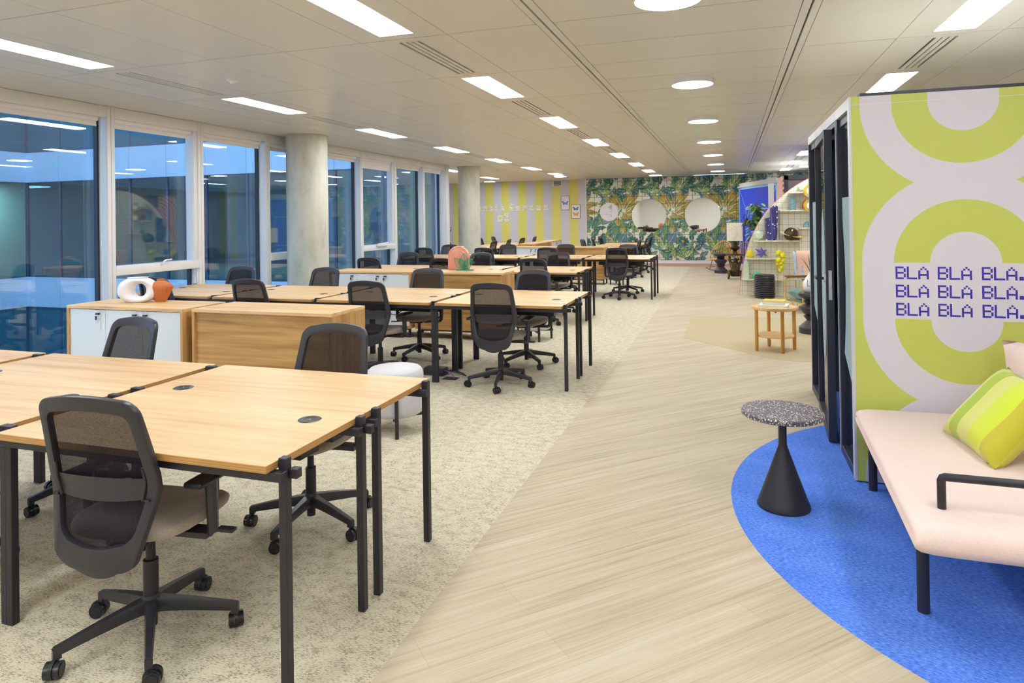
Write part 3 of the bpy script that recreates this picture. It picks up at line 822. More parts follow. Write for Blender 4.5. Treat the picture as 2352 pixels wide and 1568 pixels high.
    def ringpts(inset, zb, zt, rc, rb, crown=0.012, sag=0.0):
        rt = outline(inset, zb, zt, rc, rb)
        xt = rt[-1][0]; xb = rt[0][0]
        top = [(xt * (1 - 2 * q / 8), zt + crown * (1 - (1 - 2 * q / 8) ** 2)) for q in range(1, 8)]
        bot = [(-xb * (1 - 2 * q / 8), zb - sag * (1 - (1 - 2 * q / 8) ** 2)) for q in range(1, 8)]
        return rt + top + [(-x, z) for x, z in reversed(rt)] + bot
    ro = ringpts(0, ZB + .012, ZT - .012, .055, .06, sag=.026); ri = ringpts(.034, ZB + .105, ZT - .060, .035, .05, .010, sag=.012)
    n = len(ro); vs = []
    for (x, z) in ro: vs.append(P(x, z, -.017))
    for (x, z) in ro: vs.append(P(x, z, .010))
    for (x, z) in ri: vs.append(P(x, z, -.017))
    for (x, z) in ri: vs.append(P(x, z, .010))
    fs = []
    for i in range(n):
        j = (i + 1) % n
        fs += [(i, j, n + j, n + i), (2 * n + i, 3 * n + i, 3 * n + j, 2 * n + j), (i, 2 * n + i, 2 * n + j, j), (n + i, n + j, 3 * n + j, 3 * n + i)]
    MB().add(vs, fs).build('back_frame', M['plastic'], t, bevel=.003, seg=2, ang=40)
    rn = ringpts(.026, ZB + .07, ZT - .045, .035, .05, .010)
    k2 = len(rn) // 2
    # net surface between left and right sides
    zz = [ZB + .075 + (ZT - .048 - ZB - .075) * q / 14 for q in range(15)]
    MB().grid(lambda u, v: P((2 * u - 1) * (half(ZB + .075 + (ZT - .122 - ZB) * v) - .026), ZB + .075 + (ZT - .122 - ZB) * v, .006), 9, 15).build('back_net', M['net'], t)
    MB().grid(lambda u, v: P((2 * u - 1) * (half(.6) - .03), .605 + .07 * v - .012 * (1 - (2 * u - 1) ** 2) * (v < .5), -.012 + .0), 11, 4).build('lumbar_band', M['plastic'], t)
    for s in (-1, 1):
        MB().tube([P(s * (half(.60) - .045), .60, -.014), P(s * (half(.66) - .04), .66, -.016), P(s * (half(.72) - .038), .715, -.014)], .0045, 6).box(*[min(a, b) for a, b in zip(P(s * .17, .60, -.022), P(s * .19, .607, -.006))], *[max(a, b) for a, b in zip(P(s * .17, .60, -.022), P(s * .19, .607, -.006))]).build('lumbar_clip', M['plastic_dark'], t)
    MB().box(-.05, -.238, .355, .05, -.17, .39).build('back_bracket', M['plastic'], t, bevel=.01)
    MB().cyl((.14, -.235, .425), (.155, -.235, .425), .010, n=12).build('bolt', M['silver'], t)
    # armrests
    for s in (-1, 1):
        a = MB().box(min(s * .09, s * .255), -.03, .392, max(s * .09, s * .255), .035, .412)
        a.tube([(s * .245, 0, .40), (s * .262, 0, .42), (s * .264, -.005, .50), (s * .264, -.01, .60)], .016, 8, rs=[.016, .019, .021, .022])
        arm = a.build('armrest', M['plastic'], t)
        pd = MB().box(-.038, -.11, 0, .038, .125, .022)
        pd.build('arm_pad', M['plastic_dark'], arm, bevel=.010, seg=3, loc=(s * .258, .005, .598))
    return t
chair0 = [None]
def chair(x, y, rz, label, group='task chairs at the desks', base=0):
    if chair0[0] is None: chair0[0] = make_chair(); o = chair0[0]
    else: o = copy_tree(chair0[0])
    o.location = (x, y, 0); o.rotation_euler = (0, 0, rz)
    for ch in o.children:
        if ch.name.startswith('base_arm'): ch.rotation_euler = (0, 0, base)
    return tag(o, label, 'chair', group)
CW = ['at the walkway end', 'second from the walkway', 'third from the walkway', 'at the window end']
def row_chairs(nm, yc, px, near, far):
    for c, dx, dy, a in near:
        chair_b = {'front0': -33, 'front1': 12}.get(nm + str(c), 7 + 23 * c)
        chair(cx_of(px, c) + dx, yc - .46 + dy, R(a), 'black mesh task chair, near side of the %s desk row, %s' % (nm, CW[c]), base=R(chair_b))
    for c, dx, dy, a in far:
        chair(cx_of(px, c) + dx, yc + .46 + dy, R(180 + a), 'black mesh task chair, far side of the %s desk row, %s' % (nm, CW[c]), base=R({'front0': 32, 'second0': 10}.get(nm + str(c), 19 * c + 5)))
row_chairs('front', 2.35, -1.387, [(0, -.045, .03, 6), (1, .02, .02, 4)], [(0, -.02, .06, 5), (1, -.14, .0, -6)])
row_chairs('second', 6.22, -1.387, [(0, -.01, 0, 3), (1, .02, .0, 2), (2, -.04, 0, 0), (3, .04, -.02, 2)], [(0, -.04, -.02, -3), (1, -.03, .04, 3), (2, -.12, .0, -2), (3, -.10, .05, 3)])
row_chairs('third', 9.68, -2.03, [(0, .03, -.03, -2), (1, -.07, -.12, 3), (2, -.04, -.03, 0)], [(0, -.02, .15, 2), (1, -.05, -.02, -3), (2, -.14, .06, 2)])
row_chairs('fourth', 12.885, -1.387, [(0, .02, .01, -1), (1, -.04, .03, 2), (2, -.05, .04, 0), (3, -.07, .03, 1)], [(0, .03, .08, 4), (1, -.03, .13, 2), (2, -.05, .08, -2), (3, -.10, .02, 3)])
for xc, ys, nm, w_ in ((-2.88, [16.77, 18.10, 19.20], 'palm-wall desks', DN), (-6.40, [15.95, 17.12, 18.38, 19.62], 'striped-wall desks', DN)):
    for i, y in enumerate(ys):
        d = DN[i] if i < len(ys) - 1 else DN[3]
        chair(xc + .46 - (0 if xc > -4 else .04), y, R(90 + (4 if i % 2 else -3)), 'black task chair, walkway side of the %s, %s' % (nm, d))
        yy = y + (0.0 if xc > -4 else .2)
        chair(xc - .46, yy, R(-90 + (3 if i % 2 else -4)), 'black task chair, window side of the %s, %s' % (nm, d))

# ------------------------------------------------------------------ cabinets
def lock_set(parent, x, y, z):
    k = MB().cyl((x, y - .012, z), (x, y, z), .010, n=12, mi=0).box(x - .03, y - .022, z - .007, x + .002, y - .012, z + .007, mi=1)
    k.box(x - .036, y - .020, z - .05, x - .022, y - .014, z - .018, mi=1).box(x - .031, y - .018, z - .075, x - .027, y - .016, z - .05, mi=0)
    k.build('lock', [M['chrome'], M['plastic_dark']], parent)
    MB().tube([(x, y - .01, z - .008), (x + .003, y - .006, z - .04), (x - .004, y - .004, z - .06)], .0012, 5).box(x - .012, y - .0045, z - .13, x + .006, y - .003, z - .06).build('key_tag', M['white'], parent)
def cab_body(w_, d, h, t, zl=.12):
    MB().box(-w_ / 2, 0, h - .025, w_ / 2, d, h).build('top', M['oak_y'], t, bevel=.0015, seg=1)
    for s in (-1, 1):
        MB().box(min(s * w_ / 2, s * (w_ / 2 - .024)), 0, zl, max(s * w_ / 2, s * (w_ / 2 - .024)), d, h - .025).build('side_panel', M['oak_v'], t, bevel=.0015, seg=1)
    MB().box(-w_ / 2 + .024, .0, zl, w_ / 2 - .024, d, zl + .024).build('bottom_panel', M['oak_h'], t)
    lg = MB().box(-.014, -.014, 0, .014, .014, zl).mesh('leg', [M['black']])
    for sx in (-1, 1):
        for y in (.05, d - .05): inst('leg', lg, t, (sx * (w_ / 2 - .04), y, 0))
    MB().box(-w_ / 2 + .03, .04, zl - .025, w_ / 2 - .03, .065, zl).box(-w_ / 2 + .03, d - .065, zl - .025, w_ / 2 - .03, d - .04, zl).build('plinth_rail', M['black'], t)
def white_cab(label, x, y, w_, d=.47, h=.85, rz=0, nd=3):
    t = thing('cabinet', label, 'cabinet', (x, y, 0), rz, 'storage cabinets between the desk rows')
    cab_body(w_, d, h, t)
    MB().box(-w_ / 2 + .024, d - .02, .144, w_ / 2 - .024, d - .004, h - .025).build('back_panel', M['oak_h'], t)
    iw = (w_ - .052) / nd
    for k in range(nd):
        x0 = -w_ / 2 + .026 + iw * k
        dr = MB().box(x0 + .0015, .012, .146, x0 + iw - .0015, .030, h - .03).build('door', M['white_door'], t, bevel=.001, seg=1)
        lx = x0 + iw - .055 if k < nd - 1 else x0 + .055
        lock_set(dr, lx, .012, h - .062)
    return t
def oak_cab(label, x, y, w_, d=.47, h=.85, rz=0):
    t = thing('cabinet', label, 'cabinet', (x, y, 0), rz, 'storage cabinets between the desk rows')
    cab_body(w_, d, h, t)
    MB().box(-w_ / 2 + .024, .022, .144, w_ / 2 - .024, .038, h - .025).build('back_panel', M['oak_h'], t)
    for k in range(2):
        x0 = -w_ / 2 + .026 + (w_ - .052) / 2 * k
        MB().box(x0 + .0015, d - .03, .146, x0 + (w_ - .052) / 2 - .0015, d - .012, h - .03).build('door', M['white_door'], t)
    return t
white_cab('cabinet with three white doors and keys under the white ring vase', -4.68, 4.13, 1.22)
oak_cab('oak cabinet with plain wooden back, behind the front desk row, beside the grey pouf', -3.38, 4.16, 1.26)
white_cab('cabinet with three white doors behind the second desk row, beside the coral arch', -4.53, 7.74, 1.2)
oak_cab('oak cabinet under the coral arch and the green leaf ornament', -3.27, 7.74, 1.2)
white_cab('cabinet with white doors and keys behind the fourth desk row', -4.53, 14.83, 1.2)
oak_cab('oak cabinet with plain wooden back behind the fourth desk row', -3.29, 14.83, 1.2)
oak_cab('oak cabinet standing side-on by the striped-wall desks, near one of two', -4.85, 17.45, 1.5, rz=PI / 2)
white_cab('oak cabinet with white doors standing side-on by the striped-wall desks, far one of two', -4.85, 18.95, 1.2, rz=PI / 2, nd=2)
# ------------------------------------------------------------------ meeting booth
BX, BY, BH, BL, BW = .648, 4.19, 2.18, 2.10, 2.5      # left face x, front face y, height, length along y, width along x
LIME, LILAC, INK = srgb(197, 204, 98), srgb(219, 213, 224), srgb(40, 24, 176)
def booth_print():
    m = mat('booth_print', LIME, 0.5); t = NT(m)
    s = t.sep(t.pos())
    x = t.math('SUBTRACT', s[0], BX + .558)
    x = t.math('WRAP', x, .56, -.56)
    zm = t.math('WRAP', t.math('SUBTRACT', s[2], 1.087), .6, -.6)
    az = t.math('ABSOLUTE', zm)
    e = t.math('MAXIMUM', t.math('SUBTRACT', az, .157), 0.0)
    d = t.math('SQRT', t.math('ADD', t.math('MULTIPLY', x, x), t.math('MULTIPLY', e, e)))
    lil = t.math('LESS_THAN', d, .503)
    ring = t.math('MULTIPLY', t.math('LESS_THAN', d, .344), t.math('GREATER_THAN', d, .168))
    band = t.math('MULTIPLY', t.math('LESS_THAN', az, .156), t.math('LESS_THAN', t.math('ABSOLUTE', t.math('SUBTRACT', s[2], 1.087)), .2))
    keep = t.math('MULTIPLY', ring, t.math('SUBTRACT', 1.0, band))
    k = t.math('MULTIPLY', lil, t.math('SUBTRACT', 1.0, keep))
    t.color(t.mix(k, LIME, LILAC))
    return m
M['booth_print'] = booth_print()
M['ink'] = mat('lettering_ink', INK, 0.5)
M['booth_in'] = mat('booth_interior_felt', srgb(48, 70, 78), 0.9)
M['tan'] = mat('tan_upholstery', srgb(150, 96, 62), 0.8)
M['frost'] = mat('frosted_film', srgb(150, 174, 178), 0.6)
bt = thing('meeting_booth', 'glass-sided meeting booth with lime and lilac printed front wall', 'booth', (BX, BY, 0))
MB().box(.012, 0, .01, BW, .05, BH).build('front_wall', M['booth_print'], bt)
fw = bt.children[0]
MB().box(.0, -.001, .01, .012, .055, BH).build('corner_trim', M['silver'], bt)
MB().box(.06, .012, BH, BW, .10, BH + .02).build('roof_edge', M['navy'], bt)
MB().box(.02, .06, BH - .03, BW, BL - .01, BH - .004).build('roof', M['soffit'], bt)
MB().box(.012, -.0012, BH - .046, BW, .0, BH - .044).build('joint', M['white'], fw)
GLY = {'B': ['1111.', '1...1', '1...1', '1111.', '1...1', '1...1', '1111.'], 'L': ['1....'] * 6 + ['11111'], 'A': ['..1..', '.1.1.', '1...1', '1...1', '11111', '1...1', '1...1'], '.': ['.....'] * 5 + ['11...', '11...']}
for ln, zt in enumerate((1.2215, 1.1205, 1.0195)):
    pch = .01005
    for wd, x0 in enumerate((.2205, .4245, .631)):
        b = MB()
        for li, ch in enumerate('BLA' + ('.' if wd == 2 else '')):
            xs = x0 + li * .0555 + (.003 if ch == '.' else 0)
            for r_, row in enumerate(GLY[ch]):
                for c_, v in enumerate(row):
                    if v == '1':
                        xx = xs + c_ * pch; zz = zt - r_ * pch
                        for ax in (0, .0049):
                            for az in (0, .0049):
                                b.box(xx + ax, -.0014, zz - az - .0044, xx + ax + .0044, -.0002, zz - az)
        b.build('lettering', M['ink'], fw)
# side wall: fascia, posts, panes
sd = MB().box(.0, .055, 2.115, .06, .53, BH).box(0, .536, 2.115, .06, 1.54, BH).box(0, 1.546, 2.115, .06, 2.08, BH)
sd.build('fascia', M['silver'], bt, bevel=.002, seg=1)
nv = M['navy']
for a, b_, z0, z1 in ((.485, .53, 0.0, 2.115), (.536, .575, 0, 2.115), (1.50, 1.54, 0, 2.115), (1.546, 1.575, 0, 2.115), (2.07, 2.10, 0, 2.115)):
    MB().box(.004, a, z0, .06, b_, z1).build('post', nv, bt, bevel=.002, seg=1)
for a, b_ in ((.055, .485), (1.575, 2.07)):
    MB().box(.004, a, 0, .06, b_, .055).build('sill_rail', nv, bt, bevel=.002, seg=1)
    MB().box(.02, a, 2.065, .06, b_, 2.115).build('head_rail', nv, bt)
    MB().box(.028, a, .055, .038, b_, 2.065).build('glass_pane', M['glass_clear'], bt)
    zlo = .62 if a < 1 else .60
    poly = [(a, 1.62), (b_, 1.62), (b_, zlo + .14), ((a + b_) / 2 + .05, zlo + .04), (a + .02, zlo - .14), (a, zlo - .16)]
    if a < 1:
        poly = [(a, 1.62), (b_ - .005, 1.62), (b_ - .02, 1.45), (b_ - .07, 1.25), (b_ - .09, 1.05), (b_ - .07, .85), (b_ - .03, .70), (b_ - .005, .64), (a + .02, .42), (a, .42)]
    MB().prism(poly, lambda y, z: (.0265, y, z), lambda y, z: (.0275, y, z)).build('frosted_film', M['frost'], bt)
MB().box(.004, .575, 2.085, .06, 1.50, 2.115).build('door_head', nv, bt)
for y in (.530, 1.540, 2.095):
    MB().box(.0, y, 0, .06, y + .006, 2.115).build('post_trim', M['silver'], bt)
# door leaf, ajar: hinged at the far post, lock edge towards the camera
dl = MB().box(0, 0, .012, .05, .05, 2.078).box(0, .80, .012, .05, .85, 2.078).box(0, .05, 2.03, .05, .80, 2.078).box(0, .05, .012, .05, .80, .075)
dr = dl.build('door', nv, bt, bevel=.002, seg=1, loc=(-.052, .655, 0))
dr.rotation_euler = (0, 0, R(-2.6))
MB().box(.02, .05, .075, .03, .80, 2.03).build('glass_pane', M['glass_clear'], dr)
MB().prism([(.10 + .16 * math.cos(2 * PI * q / 24) + .1, 1.0 + .55 * math.sin(2 * PI * q / 24)) for q in range(24)], lambda y, z: (.0185, y + .25, z), lambda y, z: (.0195, y + .25, z)).build('frosted_film', M['frost'], dr)
MB().box(.015, -.002, .95, .035, .001, 1.145).build('lock_plate', M['silver'], dr)
MB().box(.022, -.006, 1.03, .030, .0, 1.055).build('latch', M['chrome'], dr)
MB().cyl((-.012, .026, 1.09), (.0, .026, 1.09), .026, n=18, mi=0).cyl((-.05, .026, 1.09), (-.012, .026, 1.09), .009, n=12, mi=1).tube([(-.05, .018, 1.09), (-.054, .05, 1.09), (-.054, .15, 1.09)], .011, 10, mi=1).box(-.008, .023, 1.0, 0, .029, 1.045, mi=0).build('handle', [M['silver'], M['plastic_dark']], dr)
MB().box(.07, .06, .0, BW - .05, BL - .06, .012).build('floor_panel', M['rug'], bt)
MB().box(.06, BL - .05, 0, BW, BL, BH - .03).box(BW - .04, .05, 0, BW, BL - .05, BH - .03).build('inner_wall', M['booth_in'], bt)
MB().box(.25, .12, .012, 2.2, .62, .44).box(.25, .06, .44, 2.2, .20, .95).build('bench_seat', M['tan'], bt, bevel=.03, seg=3)
MB().box(.25, 1.45, .012, 2.2, 1.95, .44).box(.25, 1.85, .44, 2.2, 2.0, .95).build('bench_seat', M['tan'], bt, bevel=.03, seg=3)
MB().box(.5, .85, .70, 1.9, 1.25, .73).cyl((1.2, 1.05, .012), (1.2, 1.05, .70), .04).build('table', M['table_oak_x'], bt)

# ------------------------------------------------------------------ pink daybed sofa, pillow and cushion
def sofa_mat():
    m = mat('pink_fabric', srgb(232, 206, 196), 0.85, sheen=.2); t = NT(m)
    n = t.noise(t.mapping(t.coord(), sc=(260, 260, 260)), 1, 2)
    t.color(t.ramp(n, [(0.3, srgb(226, 198, 188)), (0.7, srgb(236, 212, 204))])); t.bump(n, .06, .001); return m
M['pink'] = sofa_mat()
sf = thing('daybed_sofa', 'pale pink upholstered daybed with black tube legs in front of the booth', 'sofa', (0, 0, 0))
def pad(x0, x1, y0, y1, z0, z1, rx, rf, n=10):
    # cushion slab: section in y-z with a big round front edge, ends slightly rounded
    sec = []
    for q in range(n + 1):
        a = PI / 2 + PI * q / n * .5 * 1.0
        sec.append((y0 + rf + rf * math.cos(a + 0), z1 - rf + rf * math.sin(a)))
    for q in range(1, n + 1):
        a = PI + PI / 2 * q / n
        sec.append((y0 + rf * .9 + rf * .9 * math.cos(a), z0 + rf * .75 + rf * .75 * math.sin(a)))
    sec += [(y1 - .03, z0), (y1, z0 + .03), (y1, z1 - .04), (y1 - .04, z1)]
    return sec
sec = pad(0, 0, 2.57, 4.12, .350, .445, .02, .055)
ym, zm = 3.3, .395
vs = []; xsn = [(.592, .12), (.580, .38), (.584, .66), (.60, .86), (.64, .97), (.70, 1.0), (1.2, 1.0), (2.0, 1.0), (2.9, 1.0), (2.95, .95)]
bm_ = MB()
ns = len(sec)
for k, (x, s_) in enumerate(xsn):
    for y, z in sec:
        yy = ym + (y - ym) * (1 - (1 - s_) * .02); zz = zm + (z - zm) * s_
        xx = x + (.06 * (yy - 2.57) / 1.55 if k < 7 else 0)
        zz += .008 * math.sin(PI * min(1, max(0, (xx - .58) / 2.3))) * (1 if z > zm else 0)
        vs.append((xx, yy, zz))
fs = [(k * ns + i, k * ns + (i + 1) % ns, (k + 1) * ns + (i + 1) % ns, (k + 1) * ns + i) for k in range(len(xsn) - 1) for i in range(ns)]
fs += [tuple(range(ns)), tuple(range((len(xsn) - 1) * ns, len(xsn) * ns))]
bm_.add(vs, fs); bm_.build('seat_cushion', M['pink'], sf, ang=50)
for x, y in ((.675, 2.90), (2.85, 2.90)):
    MB().cyl((x, y, 0), (x, y, .345), .0215, n=18).box(x - .018, y - .018, .29, x + .16, y + .018, .33).build('leg', M['black'], sf, bevel=0)
for x, y in ((.72, 4.09), (2.85, 4.09)):
    MB().cyl((x, y, 0), (x, y, .345), .0215, n=18).build('leg', M['black'], sf)
MB().box(.70, 2.88, .315, 2.9, 2.92, .348).box(.74, 4.07, .315, 2.9, 4.10, .348).box(.70, 2.9, .315, .74, 4.1, .346).build('frame', M['black'], sf)
MB().tube([(.712, 2.785, .43), (.712, 2.785, .548), (.716, 2.785, .557), (.724, 2.785, .560), (1.686, 2.785, .560), (1.696, 2.785, .556), (1.70, 2.785, .548), (1.70, 2.785, .43)], .0145, 12).build('arm_tube', M['black'], sf)
def pillow(name, w_, h, th, m, parent=None, n=19, pinch=.06):
    def fn(u, v, s):
        a = 2 * u - 1; b = 2 * v - 1
        x = w_ / 2 * a * (1 - pinch * (1 - b * b) ** 1) ; z = h / 2 * b * (1 - pinch * (1 - a * a))
        k = max(0, (1 - a ** 4)) ** .55 * max(0, (1 - b ** 4)) ** .55
        return (x, s * th / 2 * k, z)
    b = MB().grid(lambda u, v: fn(u, v, -1), n, n).grid(lambda u, v: fn(u, v, 1), n, n)
    return b.build(name, m, parent, ang=75)
pl = pillow('back_pillow', 1.15, .50, .22, M['pink'])
pl.matrix_world = Matrix.Translation((1.72, 3.60, .625)) @ Matrix.Rotation(R(-38), 4, 'Z') @ Matrix.Rotation(R(-14), 4, 'X')
tag(pl, 'pale pink back pillow leaning against the booth wall on the daybed', 'pillow')
def cush_mat():
    m = mat('lime_cushion_fabric', srgb(200, 220, 40), 0.85, sheen=.3); t = NT(m)
    s = t.sep(t.coord())
    x, y, z = s
    d = t.math('ADD', t.math('ADD', x, .25), t.math('MULTIPLY', t.math('MULTIPLY', z, z), .55))
    f = t.math('MULTIPLY', d, 1.9)
    c = t.ramp(f, [(0.0, srgb(172, 198, 40)), (.10, srgb(206, 208, 98)), (.20, srgb(166, 186, 20)), (.36, srgb(212, 212, 112)), (.56, srgb(204, 216, 40)), (.80, srgb(190, 180, 44))], 'CONSTANT')
    c = t.mix(t.math('GREATER_THAN', y, 0.0), c, srgb(196, 190, 50))
    n = t.noise(t.mapping(t.coord(), sc=(300, 300, 300)), 1, 2)
    t.color(c); t.bump(n, .08, .001)
    return m
M['cush'] = cush_mat()
cu = pillow('cushion', .53, .44, .16, M['cush'], pinch=.11)
A0 = Vector((.985, 3.75, .455)); A1 = Vector((1.03, 3.235, .455)); T0 = Vector((1.24, 3.79, .75))
ex = (A1 - A0).normalized(); ez = (T0 - A0); ez = (ez - ex * ez.dot(ex)).normalized(); ey = ez.cross(ex)
ctr = (A0 + ex * .245) + ez * .20
cu.matrix_world = Matrix(((ex.x, ey.x, ez.x, ctr.x), (ex.y, ey.y, ez.y, ctr.y), (ex.z, ey.z, ez.z, ctr.z), (0, 0, 0, 1)))
tag(cu, 'square lime cushion with curved green and yellow bands on the daybed', 'cushion')
lb = MB().box(.20, -.012, -.205, .224, -.006, -.18).build('label_tag', M['gasket'], cu)
MB().box(.205, -.0128, -.201, .209, -.012, -.184).box(.211, -.0128, -.201, .219, -.012, -.197).box(.212, -.0128, -.194, .219, -.012, -.184).build('emblem', M['white'], lb)

# ------------------------------------------------------------------ terrazzo side table
def terrazzo():
    m = mat('terrazzo', srgb(84, 78, 86), 0.45); t = NT(m)
    v = t.n('ShaderNodeTexVoronoi'); t.l(t.coord(), v.inputs['Vector']); v.inputs['Scale'].default_value = 80; v.inputs['Randomness'].default_value = 1
    v2 = t.n('ShaderNodeTexVoronoi'); t.l(t.coord(), v2.inputs['Vector']); v2.inputs['Scale'].default_value = 150
    n1 = t.sep(v.outputs['Color'])
    a = t.math('MULTIPLY', t.math('LESS_THAN', v.outputs['Distance'], .34), t.math('GREATER_THAN', n1[0], .35))
    b = t.math('MULTIPLY', t.math('LESS_THAN', v2.outputs['Distance'], .36), t.math('GREATER_THAN', t.sep(v2.outputs['Color'])[1], .6))
    t.color(t.mix(t.math('MAXIMUM', a, b), srgb(88, 81, 90), srgb(226, 216, 214)))
    return m
M['terrazzo'] = terrazzo()
tt = thing('side_table', 'round side table with speckled terrazzo top on a black cone pedestal', 'table', (.24, 3.74, 0))
MB().lathe([(0, .474), (.196, .474), (.202, .478), (.202, .496), (.198, .50), (0, .50)], 72).build('tabletop', M['terrazzo'], tt)
MB().lathe([(0, 0), (.126, 0), (.131, .006), (.131, .014), (.122, .035), (.024, .31), (.0205, .325), (.0205, .474), (0, .474)], 48).build('pedestal', M['black'], tt, ang=60)

# ------------------------------------------------------------------ round oak table with books
ot = thing('side_table', 'small round oak table with lower shelf and yellow book on top', 'table', (.455, 8.02, 0))
MB().lathe([(0, .462), (.236, .462), (.243, .468), (.243, .492), (.236, .496), (.228, .488), (0, .486)], 56).build('tabletop', M['table_oak_x'], ot)
lgm = MB().lathe([(0, 0), (.0165, 0), (.0165, .014), (.0195, .014), (.0195, .462), (0, .462)], 18).mesh('leg', [M['table_oak']])
for x, y in ((-.198, -.10), (.066, -.185), (.205, .075), (-.055, .195)): inst('leg', lgm, ot, (x, y, 0))
MB().lathe([(0, .158), (.195, .158), (.2, .163), (.2, .176), (.195, .181), (0, .181)], 48).build('shelf', M['table_oak_x'], ot)
MB().box(-.2, -.01, .44, .2, .01, .463).box(-.01, -.19, .44, .01, .19, .463).build('cross_rail', M['table_oak'], ot)
M['book_yellow'] = mat('yellow_book_cover', srgb(240, 204, 42), 0.45)
M['book_white'] = mat('white_book_cover', srgb(232, 238, 240), 0.5)
M['book_blue'] = mat('pale_blue_spine', srgb(158, 206, 224), 0.5)
M['paper'] = mat('page_block', srgb(238, 236, 228), 0.8)
def book(label, x, y, z, w_, d, h, cover, rz, mark):
    t = thing('book', label, 'book', (x, y, z), rz)
    MB().box(-w_ / 2, -d / 2, 0, w_ / 2, d / 2, .003).box(-w_ / 2, -d / 2, h - .003, w_ / 2, d / 2, h).box(-w_ / 2, -d / 2, .003, -w_ / 2 + .004, d / 2, h - .003).build('cover', cover, t, bevel=.0008, seg=1)
    MB().box(-w_ / 2 + .004, -d / 2 + .004, .003, w_ / 2 - .005, d / 2 - .004, h - .003).build('pages', M['paper'], t)
    mark(t, w_, d, h)
    return t
def mark_a(t, w_, d, h):
    b = MB()
    for q in range(9):
        a = 2 * PI * q / 9
        b.tube([(.02 * math.cos(a), .025 * math.sin(a), h + .0004), (.055 * math.cos(a + .3), .04 * math.sin(a + .3), h + .0004)], .0022, 4)
    b.build('cover_motif', M['book_white'], t)
    MB().box(-w_ / 2 - .0006, -d * .3, h * .35, -w_ / 2, -d * .22, h * .7).box(-w_ / 2 - .0006, -.01, h * .3, -w_ / 2, .03, h * .7).build('spine_mark', M['gasket'], t)
def mark_b(t, w_, d, h):
    MB().box(-w_ / 2 - .0006, -d / 2 + .02, .004, -w_ / 2, -d / 2 + .07, h - .004).build('spine_mark', M['book_blue'], t)
book('large pale book lying under the yellow book on the round oak table', .448, 8.0, .487, .30, .25, .030, M['book_white'], R(-10), mark_b)
book('thick yellow book lying on a pale book on the round oak table', .452, 8.02, .517, .225, .21, .045, M['book_yellow'], R(-9), mark_a)
cd = MB().box(-.045, -.03, 0.0005, .045, .03, .0015).build('paper_card', M['white'], None, loc=(.433, 8.02, 0)); cd.rotation_euler = (0, 0, R(-12))
tag(cd, 'small white paper card lying on the floor under the round oak table', 'card')
# ------------------------------------------------------------------ gridded shelf wall
GY = 13.415
M['grid'] = None
def grid_mat():
    m = mat('grid_laminate', srgb(236, 231, 212), 0.5); t = NT(m)
    s = t.sep(t.pos())
    def ln(c, off):
        f = t.math('FRACT', t.math('MULTIPLY', t.math('ADD', c, off), 1 / .1045))
        return t.math('LESS_THAN', f, .032)
    gx = t.math('MAXIMUM', ln(s[0], .02), ln(s[2], .03))
    nrm = t.sep(t.n('ShaderNodeNewGeometry').outputs['Normal'])
    horiz = t.math('GREATER_THAN', t.math('ABSOLUTE', nrm[2]), .5)
    k = t.math('MAXIMUM', t.math('MULTIPLY', ln(s[0], .02), 1.0), t.math('MULTIPLY', ln(s[2], .03), t.math('SUBTRACT', 1.0, horiz)))
    t.color(t.mix(k, srgb(234, 228, 208), srgb(104, 100, 104)))
    return m
M['grid'] = grid_mat()
M['coral_edge'] = mat('coral_edge', srgb(226, 128, 104), 0.6)
gw = thing('shelf_wall', 'cream wall with dark grid lines and a curved coral edge holding shelves', 'shelf', (0, 0, 0))
EDGE = [(.145, 0), (.168, .24), (.2, .473), (.238, .66), (.284, .846), (.35, 1.04), (.43, 1.217), (.52, 1.39), (.62, 1.544), (.725, 1.675), (.838, 1.786), (.953, 1.889), (1.065, 1.98), (1.181, 2.061), (1.384, 2.176), (1.6, 2.27), (1.9, 2.36), (2.3, 2.42), (3.0, 2.45)]
poly = EDGE + [(3.0, 0)]
body = MB().prism(poly, lambda x, z: (x, GY, z), lambda x, z: (x, GY + .05, z)).build('panel', M['grid'], gw)
em = MB()
for (xa, za), (xb, zb) in zip(EDGE[:-1], EDGE[1:]):
    nx, nz = -(zb - za), (xb - xa); l_ = math.hypot(nx, nz); nx, nz = nx / l_ * .008, nz / l_ * .008
    em.add([(xa, GY - .002, za), (xb, GY - .002, zb), (xb + nx, GY - .002, zb + nz), (xa + nx, GY - .002, za + nz), (xa, GY + .055, za), (xb, GY + .055, zb), (xb + nx, GY + .055, zb + nz), (xa + nx, GY + .055, za + nz)], [(0, 1, 2, 3), (7, 6, 5, 4), (3, 2, 6, 7), (0, 4, 5, 1), (0, 3, 7, 4), (1, 5, 6, 2)])
em.build('edge_band', M['coral_edge'], gw)
SD = .21
for x0, x1, z in ((.19, .905, .318), (.262, .82, .712), (.40, 1.20, 1.042), (.87, 1.6, 1.60), (1.04, 1.7, 1.928), (1.19, 1.9, 1.277)):
    MB().box(x0, GY - (SD if z > .5 else .165), z - .022, x1, GY, z).build('shelf', M['grid'], gw)
MB().box(1.205, GY - .10, .0, 1.9, GY, 1.255).build('niche_block', M['grid'], gw)
MB().box(.87, GY - .03, 1.042, 1.6, GY, 1.578).build('niche_block', M['grid'], gw)
MB().box(.40, GY - .014, .195, .43, GY - .002, .24).build('wall_socket', M['white'], gw, bevel=.003)
MB().cyl((.335, GY - .004, .40), (.335, GY, .40), .008, n=10).build('cable_hole', M['gasket'], gw)
GS = GY - .09    # middle of the shelves
